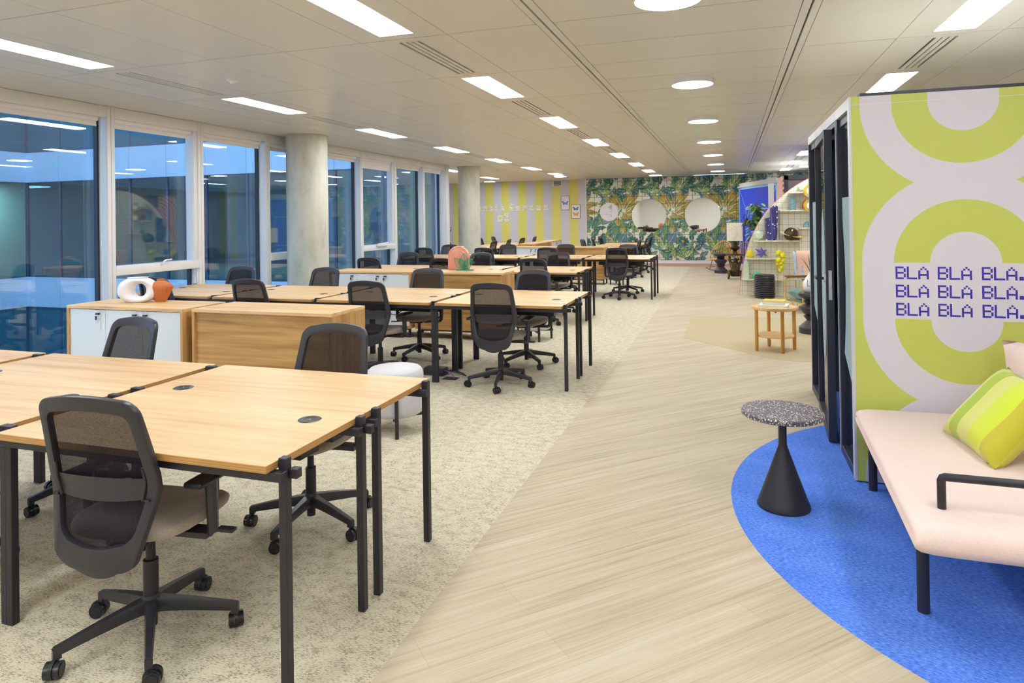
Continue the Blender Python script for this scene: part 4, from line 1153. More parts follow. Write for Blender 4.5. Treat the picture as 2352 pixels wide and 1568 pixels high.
def facet(name, label, cat, c, r_, col, sx=1, sy=1, sz=1, seed=0, rough=.4, group=None, jit=.16):
    bm = bmesh.new(); bmesh.ops.create_icosphere(bm, subdivisions=1, radius=r_)
    rr = random.Random(seed)
    for v in bm.verts:
        v.co *= 1 + rr.uniform(-jit, jit); v.co.x *= sx; v.co.y *= sy; v.co.z *= sz
    zm_ = min(v.co.z for v in bm.verts)
    bmesh.ops.translate(bm, verts=bm.verts, vec=(0, 0, -zm_))
    me = bpy.data.meshes.new(name); bm.to_mesh(me); bm.free(); me.materials.append(col)
    o = inst(name, me, None, c); return tag(o, label, cat, group)
M['mint'] = mat('mint_glaze', srgb(204, 218, 190), 0.35)
M['pale_glaze'] = mat('pale_glaze', srgb(232, 230, 220), 0.35)
M['yellow_glaze'] = mat('yellow_glaze', srgb(230, 216, 40), 0.4)
M['violet'] = mat('violet_glaze', srgb(104, 100, 186), 0.4)
M['green_glaze'] = mat('green_stone', srgb(110, 190, 150), 0.35)
M['orange_red'] = mat('orange_red', srgb(212, 92, 48), 0.4)
facet('faceted_ornament', 'pale mint faceted ornament beside the dark speckled prism', 'ornament', (.49, GS, 1.042), .095, M['mint'], 1, .7, 1.05, 3)
# speckled prism: two boxes of a crystal
def speckle():
    m = mat('speckled_glaze', srgb(52, 50, 112), 0.3); t = NT(m)
    v = t.n('ShaderNodeTexVoronoi'); t.l(t.mapping(t.coord(), sc=(1, 1, .8)), v.inputs['Vector']); v.inputs['Scale'].default_value = 26
    k = t.math('LESS_THAN', v.outputs['Distance'], t.math('MULTIPLY', t.sep(v.outputs['Color'])[0], .40))
    st = t.noise(t.mapping(t.coord(), sc=(45, 45, 2.2)), 1, 2)
    base = t.ramp(st, [(0.4, srgb(48, 46, 104)), (0.62, srgb(74, 70, 140)), (0.75, srgb(126, 118, 196))])
    t.color(t.mix(k, base, srgb(236, 234, 242))); return m
M['speckle'] = speckle()
cr = thing('crystal_vase', 'tall dark violet prism vase speckled with white', 'vase', (.715, GS, 1.042))
MB().add([(-.095, -.05, 0), (.02, -.06, 0), (.10, -.03, 0), (.09, .05, 0), (-.09, .05, 0), (-.105, -.05, .405), (.015, -.06, .43), (.02, .05, .43), (-.1, .05, .41)], [(4, 3, 2, 1, 0), (0, 1, 6, 5), (5, 6, 7, 8), (0, 5, 8, 4), (1, 2, 3), (4, 8, 7, 3), (1, 3, 7, 6)]).build('low_prism', M['speckle'], cr, ang=10)
MB().add([(-.02, -.055, .02), (.105, -.045, .02), (.10, .055, .02), (-.02, .055, .02), (-.01, -.055, .59), (.06, -.06, .655), (.125, -.04, .63), (.12, .05, .64), (-.01, .055, .60)], [(3, 2, 1, 0), (0, 1, 6, 5, 4), (1, 2, 7, 6), (2, 3, 8, 7), (3, 0, 4, 8), (4, 5, 6, 7, 8)]).build('tall_prism', M['speckle'], cr, ang=10)
# ringed planet
pn = thing('planet_ornament', 'dark bronze ringed planet ornament on the shelf', 'ornament', (1.055, GY - .165, 1.042))
M['bronze_gloss'] = mat('bronze_gloss', srgb(84, 66, 50), 0.18, 0.5)
M['sand'] = mat('sand_ring', srgb(232, 206, 140), 0.5)
MB().lathe([(0, 0)] + [(.125 * math.sin(PI * (.12 + .88 * q / 16)), .112 - .125 * math.cos(PI * (.12 + .88 * q / 16))) for q in range(17)], 36).build('globe', M['bronze_gloss'], pn, ang=80)
rg = MB().lathe([(.138, -.004), (.195, -.004), (.195, .004), (.138, .004), (.138, -.004)], 48, sy=.62).build('ring', M['sand'], pn, loc=(0, 0, .105)); rg.rotation_euler = (R(12), R(14), 0)
# star
st = thing('star_ornament', 'violet faceted star ornament standing on the shelf', 'ornament', (.54, GS, .712))
def star(b, nsp, R1, R2, cz, d, rot):
    ring = []
    for q in range(2 * nsp):
        a = rot + PI * q / nsp; r_ = R1 if q % 2 == 0 else R2
        if q % 2 == 0: r_ *= 1 + .12 * math.sin(q * 2.1)
        ring.append((r_ * math.cos(a), 0, cz + r_ * math.sin(a)))
    vs = ring + [(0, -d, cz), (0, d, cz)]
    n = len(ring)
    b.add(vs, [(q, (q + 1) % n, n) for q in range(n)] + [((q + 1) % n, q, n + 1) for q in range(n)])
    return b
star(MB(), 6, .125, .055, .1, .05, R(28)).build('star', M['violet'], st, ang=10)
facet('faceted_ornament', 'bright yellow faceted ball at the curved coral edge', 'ornament', (.345, GS, .712), .075, M['yellow_glaze'], 1, .8, 1.1, 9)
yl = thing('polyhedra_ornament', 'cluster of yellow faceted balls hanging on the gridded wall', 'ornament', (.85, GY - .19, .45))
for i, (x, z, r_) in enumerate(((-.015, .36, .062), (.06, .315, .066), (-.02, .23, .066), (.055, .22, .055), (-.04, .155, .045), (.02, .17, .045), (.035, .10, .055), (.005, .04, .052))):
    bm = bmesh.new(); bmesh.ops.create_icosphere(bm, subdivisions=1, radius=r_)
    for v in bm.verts: v.co *= 1 + random.Random(i * 31 + v.index).uniform(-.1, .1)
    me = bpy.data.meshes.new('ball'); bm.to_mesh(me); bm.free(); me.materials.append(M['yellow_glaze'])
    inst('ball', me, yl, (x, -.01 * (i % 3), z))
MB().cyl((.01, .0, .3), (.01, .19, .3), .012).cyl((.02, 0, .12), (.02, .19, .12), .012).build('wall_peg', M['yellow_glaze'], yl)
tp = MB().add([(-.055, -.05, 0), (.05, -.05, 0), (.05, .05, 0), (-.055, .05, 0), (-.04, -.05, .29), (.005, -.05, .34), (.04, -.05, .30), (-.04, .05, .29), (.005, .05, .34), (.04, .05, .30)], [(3, 2, 1, 0), (0, 1, 6, 5, 4), (1, 2, 9, 6), (2, 3, 7, 8, 9), (3, 0, 4, 7), (4, 5, 8, 7), (5, 6, 9, 8)])
tag(tp.build('crystal_vase', M['mint'], None, ang=10, loc=(.265, GS, .318)), 'pale green tower vase low beside the curved coral edge', 'vase')
gs = MB().lathe([(0, 0)] + [(.085 * math.sin(PI * (.25 + .75 * q / 12)), .06 - .075 * math.cos(PI * (.25 + .75 * q / 12))) for q in range(13)], 24, sx=1.0, sy=.7)
tag(gs.build('stone_ornament', M['green_glaze'], None, ang=80, loc=(.46, GS, .318)), 'green swirled stone ornament behind the ribbed black stool', 'ornament')
M['blue_stone'] = None
def marble(name, a, b):
    m = mat(name, a, 0.45); t = NT(m)
    n = t.noise(t.mapping(t.coord(), sc=(14, 14, 30)), 1, 4, .6, 2.0)
    t.color(t.ramp(n, [(.38, a), (.5, b), (.62, a)])); return m
M['blue_stone'] = marble('blue_marble', srgb(150, 186, 196), srgb(84, 120, 134))
ps = MB().box(-.05, -.035, 0, .05, .035, .245)
tag(ps.build('carved_block', M['blue_stone'], None, bevel=.008, loc=(1.10, GS, 1.60)), 'pale blue carved stone block on the upper shelf', 'ornament')
dm = MB().lathe([(.07, 0)] + [(.07 * math.cos(PI / 2 * q / 8), .105 * math.sin(PI / 2 * q / 8)) for q in range(9)], 28, sy=.6)
tag(dm.build('dome_ornament', M['blue_stone'], None, ang=80, loc=(1.335, GS, 1.277)), 'small grey-blue marbled dome ornament on the short right shelf', 'ornament')
facet('faceted_ornament', 'pale green faceted ornament on the topmost shelf', 'ornament', (1.25, GS, 1.928), .085, M['mint'], .9, .7, 1.0, 14)
facet('faceted_ornament', 'orange-red faceted ornament behind the lower gold wall lamp', 'ornament', (1.315, GS + .03, 1.60), .085, M['orange_red'], .8, .6, 1.2, 21)
M['opal'] = mat('opal_glass', srgb(244, 236, 238), 0.25, emit=(1, .95, .95), es=.25)
for z, s in ((1.94, 'upper'), (1.675, 'lower')):
    t = thing('wall_lamp', '%s round wall lamp with gold rim and white glass on the gridded wall' % s, 'wall lamp', (1.385, GY - .21, z))
    rim = MB().lathe([(.072, 0), (.118, .012), (.118, .03), (.072, .03)], 40).build('rim', M['brass'], t); rim.rotation_euler = (R(90), 0, 0)
    gl = MB().lathe([(.078, 0)] + [(.078 * math.cos(PI / 2 * q / 8), .05 * math.sin(PI / 2 * q / 8)) for q in range(9)], 36).build('glass', M['opal'], t, ang=80); gl.rotation_euler = (R(90), 0, 0)
    MB().cyl((0, 0.005, 0), (0, .2, 0), .02).build('stem', M['brass'], t)

# ------------------------------------------------------------------ pod behind the shelf wall: swirl side, dark front
def swirl():
    m = mat('swirl_print', srgb(238, 226, 222), 0.6); t = NT(m)
    s = t.sep(t.pos())
    dy = t.math('MULTIPLY', t.math('SUBTRACT', s[1], 13.42), 1.0)
    dz = t.math('MULTIPLY', t.math('SUBTRACT', s[2], 1.5), 1.0)
    d = t.math('SQRT', t.math('ADD', t.math('MULTIPLY', dy, dy), t.math('MULTIPLY', dz, dz)))
    k = t.math('LESS_THAN', t.math('FRACT', t.math('MULTIPLY', d, 11.0)), .5)
    t.color(t.mix(k, srgb(236, 228, 226), srgb(226, 118, 82))); return m
M['swirl'] = swirl()
M['aubergine'] = mat('aubergine_panel', srgb(88, 78, 90), 0.5)
pd = thing('booth_pod', 'pod behind the shelf wall with orange ringed side and aubergine front', 'booth', (0, 0, 0))
MB().box(.94, 13.50, 0, .97, 15.1, 2.25).build('swirl_panel', M['swirl'], pd)
MB().box(.97, 13.48, 0, 3.2, 13.53, 2.245).build('front_panel', M['aubergine'], pd)
MB().box(.965, 13.46, 0, 1.04, 13.48, 2.25).box(.965, 13.46, 2.17, 3.2, 13.48, 2.25).build('frame', M['black'], pd)
MB().box(.97, 13.53, 2.2, 3.2, 15.1, 2.245).box(3.1, 13.53, 0, 3.2, 15.1, 2.2).box(.97, 15.04, 0, 3.2, 15.1, 2.2).build('shell', M['aubergine'], pd)
# ------------------------------------------------------------------ blue booth
M['royal'] = mat('royal_blue_panel', srgb(44, 70, 222), 0.45)
M['sky_line'] = mat('pale_blue_line', srgb(150, 204, 244), 0.5)
M['grey_fascia'] = mat('grey_fascia', srgb(206, 202, 198), 0.5)
A_ = Vector((.243, 20.3)); B_ = Vector((1.08, 17.5)); Ld = (B_ - A_).length; u_ = (B_ - A_) / Ld; w_ = Vector((-u_.y, u_.x))
if w_.x < 0: w_ = -w_
bb = thing('phone_booth', 'royal blue booth with pale blue perspective line drawing on its side', 'booth', (A_.x, A_.y, 0), math.atan2(u_.y, u_.x))
fl = 1 if (Matrix.Rotation(math.atan2(u_.y, u_.x), 2) @ Vector((0, 1))).dot(w_) > 0 else -1
def bbx(b, x0, y0, z0, x1, y1, z1): return b.box(x0, min(fl * y0, fl * y1), z0, x1, max(fl * y0, fl * y1), z1)
bbx(MB(), 0, .012, .0, Ld, 1.6, 2.30).build('side_panel', M['royal'], bb)
b = bbx(MB(), 0, 0, .10, .05, .02, 2.30); bbx(b, Ld - .05, 0, .1, Ld, .02, 2.3); bbx(b, 0, 0, 2.24, Ld, .02, 2.30); bbx(b, 0, 0, .10, Ld, .02, .13)
b.build('edge_frame', M['sky_line'], bb)
bbx(MB(), -.02, -.01, .0, Ld + .02, 1.6, .10).build('plinth', M['grey_fascia'], bb)
b = bbx(MB(), -.03, -.03, 2.30, Ld + .03, 1.6, 2.345); bbx(b, .1, -.02, 2.345, Ld + .03, 1.5, 2.42)
b.build('roof_fascia', M['grey_fascia'], bb)
b = MB()
def line(p, q, wd=.02):
    (xa, za), (xb, zb) = p, q; d = math.hypot(xb - xa, zb - za); nx, nz = -(zb - za) / d * wd / 2, (xb - xa) / d * wd / 2
    y0, y1 = fl * .0105, fl * .0125
    ps_ = [(xa - nx, za - nz), (xb - nx, zb - nz), (xb + nx, zb + nz), (xa + nx, za + nz)]
    b.add([(x, y0, z) for x, z in ps_] + [(x, y1, z) for x, z in ps_], [(0, 1, 2, 3), (7, 6, 5, 4), (0, 4, 5, 1), (1, 5, 6, 2), (2, 6, 7, 3), (3, 7, 4, 0)])
c0, c1, z0_, z1_ = .55, Ld - .6, .75, 1.68
for p, q in (((.05, 2.24), (c0, z1_)), ((Ld - .05, 2.24), (c1, z1_)), ((.05, .13), (c0, z0_)), ((Ld - .05, .13), (c1, z0_)), ((c0, z0_), (c0, z1_)), ((c1, z0_), (c1, z1_)), ((c0, z1_), (c1, z1_)), ((c0, z0_), (c1, z0_))): line(p, q)
for i, z in enumerate((1.45, 1.36, 1.05, .98)):
    line((.95, z), (1.25 - .05 * i, z + .02), .035)
    line((1.0 + .06 * i, z - .05), (1.0 + .06 * i, z + .04), .03)
b.build('line_drawing', M['sky_line'], bb)
MB().box(.88, 17.1, 0, 1.0, 17.3, 2.28).build('trim_4', M['white'])['kind'] = 'structure'

# ------------------------------------------------------------------ lounge furniture
sl = thing('ribbed_stool', 'black ribbed drum stool before the gridded shelf wall', 'stool', (.575, 13.035, 0))
pr = [(0, 0), (.165, 0)]
for q in range(12):
    z = .012 + q * .0325
    for a in range(7): pr.append((.168 + .014 * math.sin(PI * a / 6), z + .0325 * a / 6 * .98))
pr += [(.168, .408), (.16, .414), (0, .414)]
MB().lathe(pr, 40).build('drum', M['plastic'], sl, ang=25)
MB().lathe([(0, .414), (.165, .414), (.172, .420), (.165, .427), (0, .43)], 40).build('seat', M['black'], sl)
M['zig'] = mat('turned_black_wood', srgb(58, 54, 62), 0.45)
ZP = [(0, 0), (.165, 0), (.17, .01), (.17, .075), (.16, .085), (.075, .165), (.115, .215), (.08, .24), (.11, .245), (.17, .325), (.168, .335), (.08, .375), (.118, .405), (.08, .425), (.15, .455), (.17, .475), (.17, .508), (.162, .515), (0, .515)]
for x, y, s in ((.985, 9.30, 'beside the booth door, carrying a white vase'), (-.26, 18.42, 'before the rattan rocking chair')):
    z = MB().lathe(ZP, 44).build('turned_stool', M['zig'], None, ang=25, loc=(x, y, 0))
    tag(z, 'black zigzag turned stool ' + s, 'stool')
vz = thing('vase', 'white bottle vase with drawn lines and a green sprig', 'vase', (.965, 9.30, .515))
MB().lathe([(0, 0), (.06, 0), (.085, .03), (.098, .08), (.092, .13), (.06, .19), (.035, .225), (.03, .25), (.036, .262), (.028, .26), (.022, .23), (0, .22)], 32).build('body', M['white'], vz, ang=60)
MB().box(-.05, -.098, .09, -.046, -.090, .17).box(-.05, -.099, .09, .0, -.092, .094).build('drawn_line', M['gasket'], vz)
M['leafgreen'] = mat('leaf_green', srgb(70, 120, 54), 0.5)
b = MB()
for a, l_, bnd in ((100, .24, .10), (150, .20, .12), (60, .16, .08), (20, .2, .1)):
    d = Vector((math.cos(R(a)), math.sin(R(a)), 0))
    pts = [Vector((0, 0, .24)) + d * (bnd * (q / 6) ** 1.5) + Vector((0, 0, l_ * q / 6)) for q in range(7)]
    b.tube(pts, .005, 5, rs=[.004, .006, .007, .007, .006, .004, .001])
b.build('sprig', M['leafgreen'], vz)
M['terracotta'] = mat('terracotta', srgb(222, 140, 92), 0.7)
pt = MB().lathe([(0, 0), (.04, 0), (.052, .1), (.056, .1), (.056, .12), (.046, .12), (.044, .10), (0, .09)], 24)
tag(pt.build('plant_pot', M['terracotta'], None, loc=(1.085, 9.25, .515)), 'small terracotta pot beside the white vase on the black stool', 'pot')
# green armchair
def velvet():
    m = mat('green_velvet', srgb(26, 96, 78), 0.7, sheen=.6); t = NT(m)
    n = t.noise(t.coord(), 9, 3); t.color(t.ramp(n, [(.35, srgb(20, 84, 68)), (.65, srgb(44, 120, 98))])); return m
M['velvet'] = velvet()
M['walnut'] = wood('walnut', [srgb(112, 66, 34), srgb(142, 88, 48), srgb(160, 104, 60)], 0, 1.5)
M['cane'] = mat('cane_webbing', srgb(216, 160, 88), 0.6)
ac = thing('armchair', 'green velvet armchair with gold tube frame and wooden arms', 'armchair', (1.24, 11.45, 0), R(20))
# local: chair faces -x
ymn, ymx = -.30, .30
for y in (ymn, ymx):
    MB().tube([(.38, y, .50), (-.26, y, .50), (-.315, y, .485), (-.33, y, .44), (-.33, y, .19), (-.31, y, .145), (-.25, y, .13), (.36, y, .13)], .012, 10).build('frame', M['brass'], ac)
    MB().box(-.34, y - .03, .508, .34, y + .03, .532).build('armrest', M['walnut'], ac, bevel=.008)
MB().box(-.25, ymn, .115, .38, ymn + .02, .135).box(-.25, ymx - .02, .115, .38, ymx, .135).box(-.27, ymn, .115, -.25, ymx, .135).box(.36, ymn, .115, .38, ymx, .135).build('base_rail', M['brass'], ac)
for x in (-.2, .3):
    for y in (-.24, .24):
        MB().tube([(x - .05, y, .118), (x - .012, y, .006), (x + .012, y, .006), (x + .05, y, .118)], .006, 8).build('leg', M['brass'], ac)
MB().box(-.28, -.27, .135, .34, .27, .17).build('seat_base', M['velvet'], ac, bevel=.012)
sc_ = pillow('seat_cushion', .62, .56, .19, M['velvet'], ac, pinch=.0); sc_.rotation_euler = (R(90), R(-6) * 0, 0); sc_.location = (-.01, 0, .265); sc_.rotation_euler = (R(90), R(0), R(0))
bc = pillow('back_cushion', .50, .50, .17, M['velvet'], ac, pinch=.04); bc.location = (.24, 0, .47); bc.rotation_euler = (0, R(14), R(90))
bk = MB().tube([(.36, -.2, .13), (.44, -.215, .45), (.47, -.18, .68), (.48, -.08, .76), (.48, .08, .76), (.47, .18, .68), (.44, .215, .45), (.36, .2, .13)], .018, 10).build('back_frame', M['table_oak'], ac)
MB().grid(lambda u, v: (.40 + .08 * v - .01, (2 * u - 1) * (.20 - .06 * v * v), .30 + .44 * v), 7, 7).build('cane_back', M['cane'], ac, fix=False)
# draped throw on a seat behind
M['throw'] = mat('pink_throw', srgb(240, 190, 170), 0.9)
M['throw2'] = marble('blue_white_throw', srgb(228, 226, 226), srgb(130, 172, 206))
dch = thing('clothes_rail', 'pink throw hung over a blue patterned one on a low rail by the shelf wall', 'throw', (1.30, 12.75, 0))
MB().tube([(-.22, 0, 0), (-.22, 0, .87), (.35, 0, .87), (.35, 0, 0)], .012, 8).build('rail', M['table_oak'], dch)
def drape(x0, x1, zt, zb, y, ph):
    return lambda u, v: (x0 + (x1 - x0) * u + .01 * math.sin(9 * v + ph), (-y if v < .5 else y) * min(1, abs(v - .5) * 9) + .012 * math.sin(u * 14 + ph) * abs(v - .5) * 2, zt - (zt - zb) * abs(v - .5) * 2)
MB().grid(drape(-.25, .34, .892, .36, .030, 1), 18, 20).build('patterned_throw', M['throw2'], dch, fix=False, ang=80)
MB().grid(drape(-.20, .36, .90, .43, .042, 0), 18, 20).build('pink_throw', M['throw'], dch, fix=False, ang=80)
# ------------------------------------------------------------------ monkey table and lamp
def bronze():
    m = mat('patinated_bronze', srgb(84, 66, 40), 0.42, .55); t = NT(m)
    n = t.noise(t.coord(), 9, 4); t.color(t.ramp(n, [(.35, srgb(46, 40, 30)), (.55, srgb(96, 74, 42)), (.7, srgb(150, 116, 62))])); return m
M['bronze'] = bronze()
mk = thing('monkey_table', 'small table carried by a seated bronze monkey with raised arms', 'table', (.10, 16.8, 0))
def blob(name, verts, edges, radii, m, parent, sub=2):
    me = bpy.data.meshes.new(name); me.from_pydata([Vector(v) for v in verts], edges, [])
    o = bpy.data.objects.new(name, me); COL.objects.link(o); o.parent = parent
    me.materials.append(m)
    sk = o.modifiers.new('skin', 'SKIN'); sk.use_smooth_shade = True
    for i, r_ in enumerate(radii):
        d = me.skin_vertices[0].data[i]; d.radius = (r_, r_) if not isinstance(r_, tuple) else r_
    me.skin_vertices[0].data[0].use_root = True
    s2 = o.modifiers.new('sub', 'SUBSURF'); s2.levels = sub; s2.render_levels = sub
    return o
V = [(0, .02, .12), (0, .02, .22), (0, .01, .33), (0, 0, .39), (0, -.03, .45), (0, -.075, .445),
     (-.07, .0, .35), (-.135, -.01, .42), (-.135, -.02, .55), (.07, .0, .35), (.135, .0, .42), (.13, 0, .55),
     (-.09, -.02, .11), (-.15, -.15, .20), (-.155, -.12, .05), (-.17, -.2, .02), (.09, -.02, .11), (.13, -.16, .20), (.12, -.14, .05), (.12, -.22, .02)]
E_ = [(0, 1), (1, 2), (2, 3), (3, 4), (4, 5), (2, 6), (6, 7), (7, 8), (2, 9), (9, 10), (10, 11), (0, 12), (12, 13), (13, 14), (14, 15), (0, 16), (16, 17), (17, 18), (18, 19)]
RR_ = [.10, .095, .085, .05, .075, .045, .045, .032, .028, .045, .032, .028, .06, .045, .028, .024, .06, .045, .028, .024]
blob('monkey_figure', V, E_, RR_, M['bronze'], mk)
b = MB()
for s in (-1, 1):
    b.lathe([(0, -.016)] + [(.022 * math.sin(PI * q / 6), -.02 * math.cos(PI * q / 6)) for q in range(1, 6)] + [(0, .02)], 10, (s * .075, -.02, .46), sy=.5)
    b.lathe([(0, -.008), (.007, -.003), (.007, .003), (0, .008)], 8, (s * .025, -.098, .475))
b.lathe([(0, -.02), (.03, -.01), (.03, .01), (0, .02)], 12, (0, -.105, .435), sy=.7)
b.build('monkey_face', M['bronze'], mk, ang=80)
MB().lathe([(0, .565), (.22, .565), (.228, .572), (.228, .588), (.22, .592), (0, .592)], 44).build('tabletop', M['bronze'], mk)
lp = thing('table_lamp', 'table lamp with square cream shade drawn with a face, on the monkey table', 'lamp', (.09, 16.8, .592))
MB().lathe([(0, 0), (.055, 0), (.055, .015), (.035, .06), (.06, .10), (.11, .125), (.12, .155), (.09, .185), (.05, .21), (.045, .26), (.055, .30), (0, .31)], 30).build('base', M['bronze'], lp, ang=50)
M['shade'] = mat('cream_shade', srgb(240, 230, 212), 0.8, emit=srgb(240, 228, 206), es=.12)
MB().box(-.18, -.10, .313, .18, .10, .745).build('lamp_shade', M['shade'], lp)
M['ochre_line'] = mat('ochre_line', srgb(206, 176, 130), 0.7)
b = MB()
yy = -.1015
for pts in ([(-.16, .70), (-.10, .72), (.0, .67), (.06, .60), (.075, .52), (.06, .45), (.02, .38), (.0, .325)], [(-.165, .64), (-.12, .66), (-.06, .62), (.02, .58), (.05, .5), (.03, .42), (-.03, .37), (-.035, .325)], [(-.12, .575), (-.09, .59), (-.06, .575), (-.09, .56), (-.12, .575)], [(.055, .6), (.07, .665), (.16, .665), (.165, .45), (.15, .345)], [(-.155, .44), (-.135, .435), (-.15, .425)]):
    b.tube([(x, yy, z) for x, z in pts], .0022, 5)
b.build('face_drawing', M['ochre_line'], lp)
# ------------------------------------------------------------------ rattan rocking chair and a second one
M['rattan'] = mat('rattan', srgb(224, 168, 70), 0.45)
def rocker(label, x, y, rz):
    t = thing('rocking_chair', label, 'chair', (x, y, 0), rz)
    rim = [(.34 * math.cos(a) * (1.05 if math.sin(a) > 0 else 1), .30 * (-1 if math.sin(a) < 0 else 1) * abs(math.sin(a)) * (.75 if math.sin(a) < 0 else .55), .38 + (.44 * math.sin(a) if math.sin(a) > 0 else .06 * -math.sin(a) * -1)) for a in [2 * PI * q / 36 for q in range(36)]]
    MB().tube(rim, .014, 8, closed=True).build('rim', M['rattan'], t)
    seat = [(.22 * math.cos(a), -.03 + .16 * math.sin(a), .335) for a in [2 * PI * q / 28 for q in range(28)]]
    MB().tube(seat, .012, 8, closed=True).build('seat_ring', M['rattan'], t)
    b = MB()
    for q in range(3, 16): 
        a = PI * q / 18.0
        p0 = (.22 * math.cos(a), -.03 + .16 * math.sin(a), .335); p1 = (.34 * 1.05 * math.cos(a), .30 * .55 * math.sin(a), .38 + .44 * math.sin(a))
        mid = tuple((u + v) / 2 + (0, .035, -.02)[i] for i, (u, v) in enumerate(zip(p0, p1)))
        b.tube([p0, mid, p1], .008, 6)
    b.build('spindle', M['rattan'], t)['kind'] = 'stuff'
    b = MB()
    for q in range(-5, 6):
        xx = q * .038; h = math.sqrt(max(0, 1 - (xx / .22) ** 2)) * .16
        b.tube([(xx, -.03 - h, .335), (xx, -.03 + h, .335)], .012, 6)
    b.build('seat_weave', M['rattan'], t)['kind'] = 'stuff'
    b = MB()
    for s in (-1, 1):
        b.tube([(s * .2, -.36 + .72 * q / 12, .014 + .09 * abs(q / 6 - 1) ** 2.2) for q in range(13)], .009, 7)
        b.tube([(s * .2, -.22, .035), (s * .17, -.12, .33)], .008, 7).tube([(s * .2, .2, .03), (s * .17, .09, .33)], .008, 7)
    b.tube([(-.19, -.2, .12), (.19, -.2, .12)], .007, 6)
    b.build('rocker', M['black'], t)
    return t
rocker('rattan rocking chair with fanned back before the palm wall', -.27, 19.1, R(-38))
rocker('second rattan rocking chair mostly hidden behind the bronze monkey', .45, 18.2, R(30))
# ------------------------------------------------------------------ black lamp and climbing plant
fl_ = thing('floor_lamp', 'black floor lamp with cone shade before the blue booth', 'lamp', (.30, 16.5, 0))
MB().lathe([(0, 0), (.11, 0), (.11, .015), (.01, .02), (0, .02)], 28).build('base', M['black'], fl_)
MB().tube([(0, 0, .015), (0, 0, 1.5), (.0, 0, 1.52), (.03, 0, 1.53), (.06, 0, 1.5), (.06, 0, 1.43)], .008, 8).build('pole', M['black'], fl_)
MB().lathe([(.025, 1.45), (.125, 1.26), (.121, 1.26), (.02, 1.445)], 28, (.06, 0, 0)).build('lamp_shade', M['black'], fl_)
pl_ = thing('climbing_plant', 'climbing plant with heart-shaped leaves on a moss pole', 'plant', (.56, 15.9, 0))
M['moss'] = mat('moss_pole', srgb(120, 90, 52), 0.9)
MB().lathe([(0, 0), (.12, 0), (.15, .3), (.155, .32), (.14, .32), (.135, .29), (0, .28)], 28).build('pot', M['white'], pl_)
MB().cyl((0, 0, .28), (0, 0, 1.80), .018, n=10).build('moss_pole', M['moss'], pl_)
M['pothos'] = None
def pothos():
    m = mat('plant_leaf', srgb(48, 92, 46), 0.42); t = NT(m)
    oi = t.n('ShaderNodeObjectInfo'); t.color(t.ramp(oi.outputs['Random'], [(0, srgb(34, 74, 38)), (.6, srgb(62, 108, 54)), (1, srgb(120, 156, 70))])); return m
M['pothos'] = pothos()
n = 12; vs = [(0, 0, 0)]; 
for q in range(n + 1):
    a = -PI * .92 + 2 * PI * .92 * q / n
    r_ = (.55 + .45 * math.cos(a * .5) ** 2) * (1 + .35 * max(0, math.cos(a)) ** 6)
    vs.append((r_ * math.sin(a) * .9, r_ * math.cos(a) * 1.0 + .2, -.12 * (r_ * math.cos(a)) ** 2 - .10 * abs(math.sin(a))))
me_leaf = bpy.data.meshes.new('leaf'); me_leaf.from_pydata(vs, [], [(0, q + 2, q + 1) for q in range(n)]); me_leaf.materials.append(M['pothos'])
me_leaf.polygons.foreach_set('use_smooth', [True] * n)
rl = random.Random(11)
b = MB()
for k in range(150):
    h = rl.random() ** .8; z = .55 + 1.22 * h; a = rl.uniform(0, 2 * PI)
    rad = rl.uniform(.05, .21) * (1.0 if z > 1.0 else .7)
    o = inst('leaf', me_leaf, pl_, (rad * math.cos(a), rad * math.sin(a), z))
    s = rl.uniform(.045, .085); o.scale = (s, s, s)
    o.rotation_euler = (R(rl.uniform(-75, -20)), rl.uniform(-.4, .4), a - PI / 2)
    if k % 3 == 0: b.tube([(0, 0, z - .08), (rad * .5 * math.cos(a), rad * .5 * math.sin(a), z + .02), (rad * math.cos(a), rad * math.sin(a), z)], .003, 4)
b.build('stalks', M['leafgreen'], pl_)

# ------------------------------------------------------------------ pouf stools
M['grey_felt'] = None
def felt():
    m = mat('grey_felt', srgb(206, 203, 208), 0.95, sheen=.2); t = NT(m)
    n = t.noise(t.mapping(t.coord(), sc=(240, 240, 240)), 1, 2); t.color(t.ramp(n, [(.3, srgb(192, 190, 196)), (.7, srgb(216, 213, 217))])); t.bump(n, .1, .001); return m
M['grey_felt'] = felt()
def pouf(label, x, y):
    t = thing('pouf', label, 'pouf', (x, y, 0), R(20), 'round poufs')
    MB().lathe([(0, .125), (.17, .125), (.195, .14), (.202, .17), (.202, .405), (.196, .435), (.178, .452), (.10, .460), (0, .463)], 48).build('cushion', M['grey_felt'], t, ang=60)
    for k in range(4):
        a = PI / 2 * k + R(10); A = Matrix.Rotation(a, 4, 'Z')
        MB().box(.203, -.013, 0, .227, .013, .275, M=A).build('leg', M['black'], t, bevel=.003)
    MB().box(-.235, -.013, .098, .235, .013, .122, M=Matrix.Rotation(R(10), 4, 'Z')).box(-.235, -.013, .098, .235, .013, .122, M=Matrix.Rotation(R(100), 4, 'Z')).build('cross_rail', M['black'], t)
    return t
pouf('round light grey felt pouf with black legs behind the front desk row', -2.33, 4.33)
pouf('round light grey felt pouf behind the second desk row', -2.36, 8.05)
pouf('round light grey felt pouf behind the fourth desk row', -2.4, 15.05)

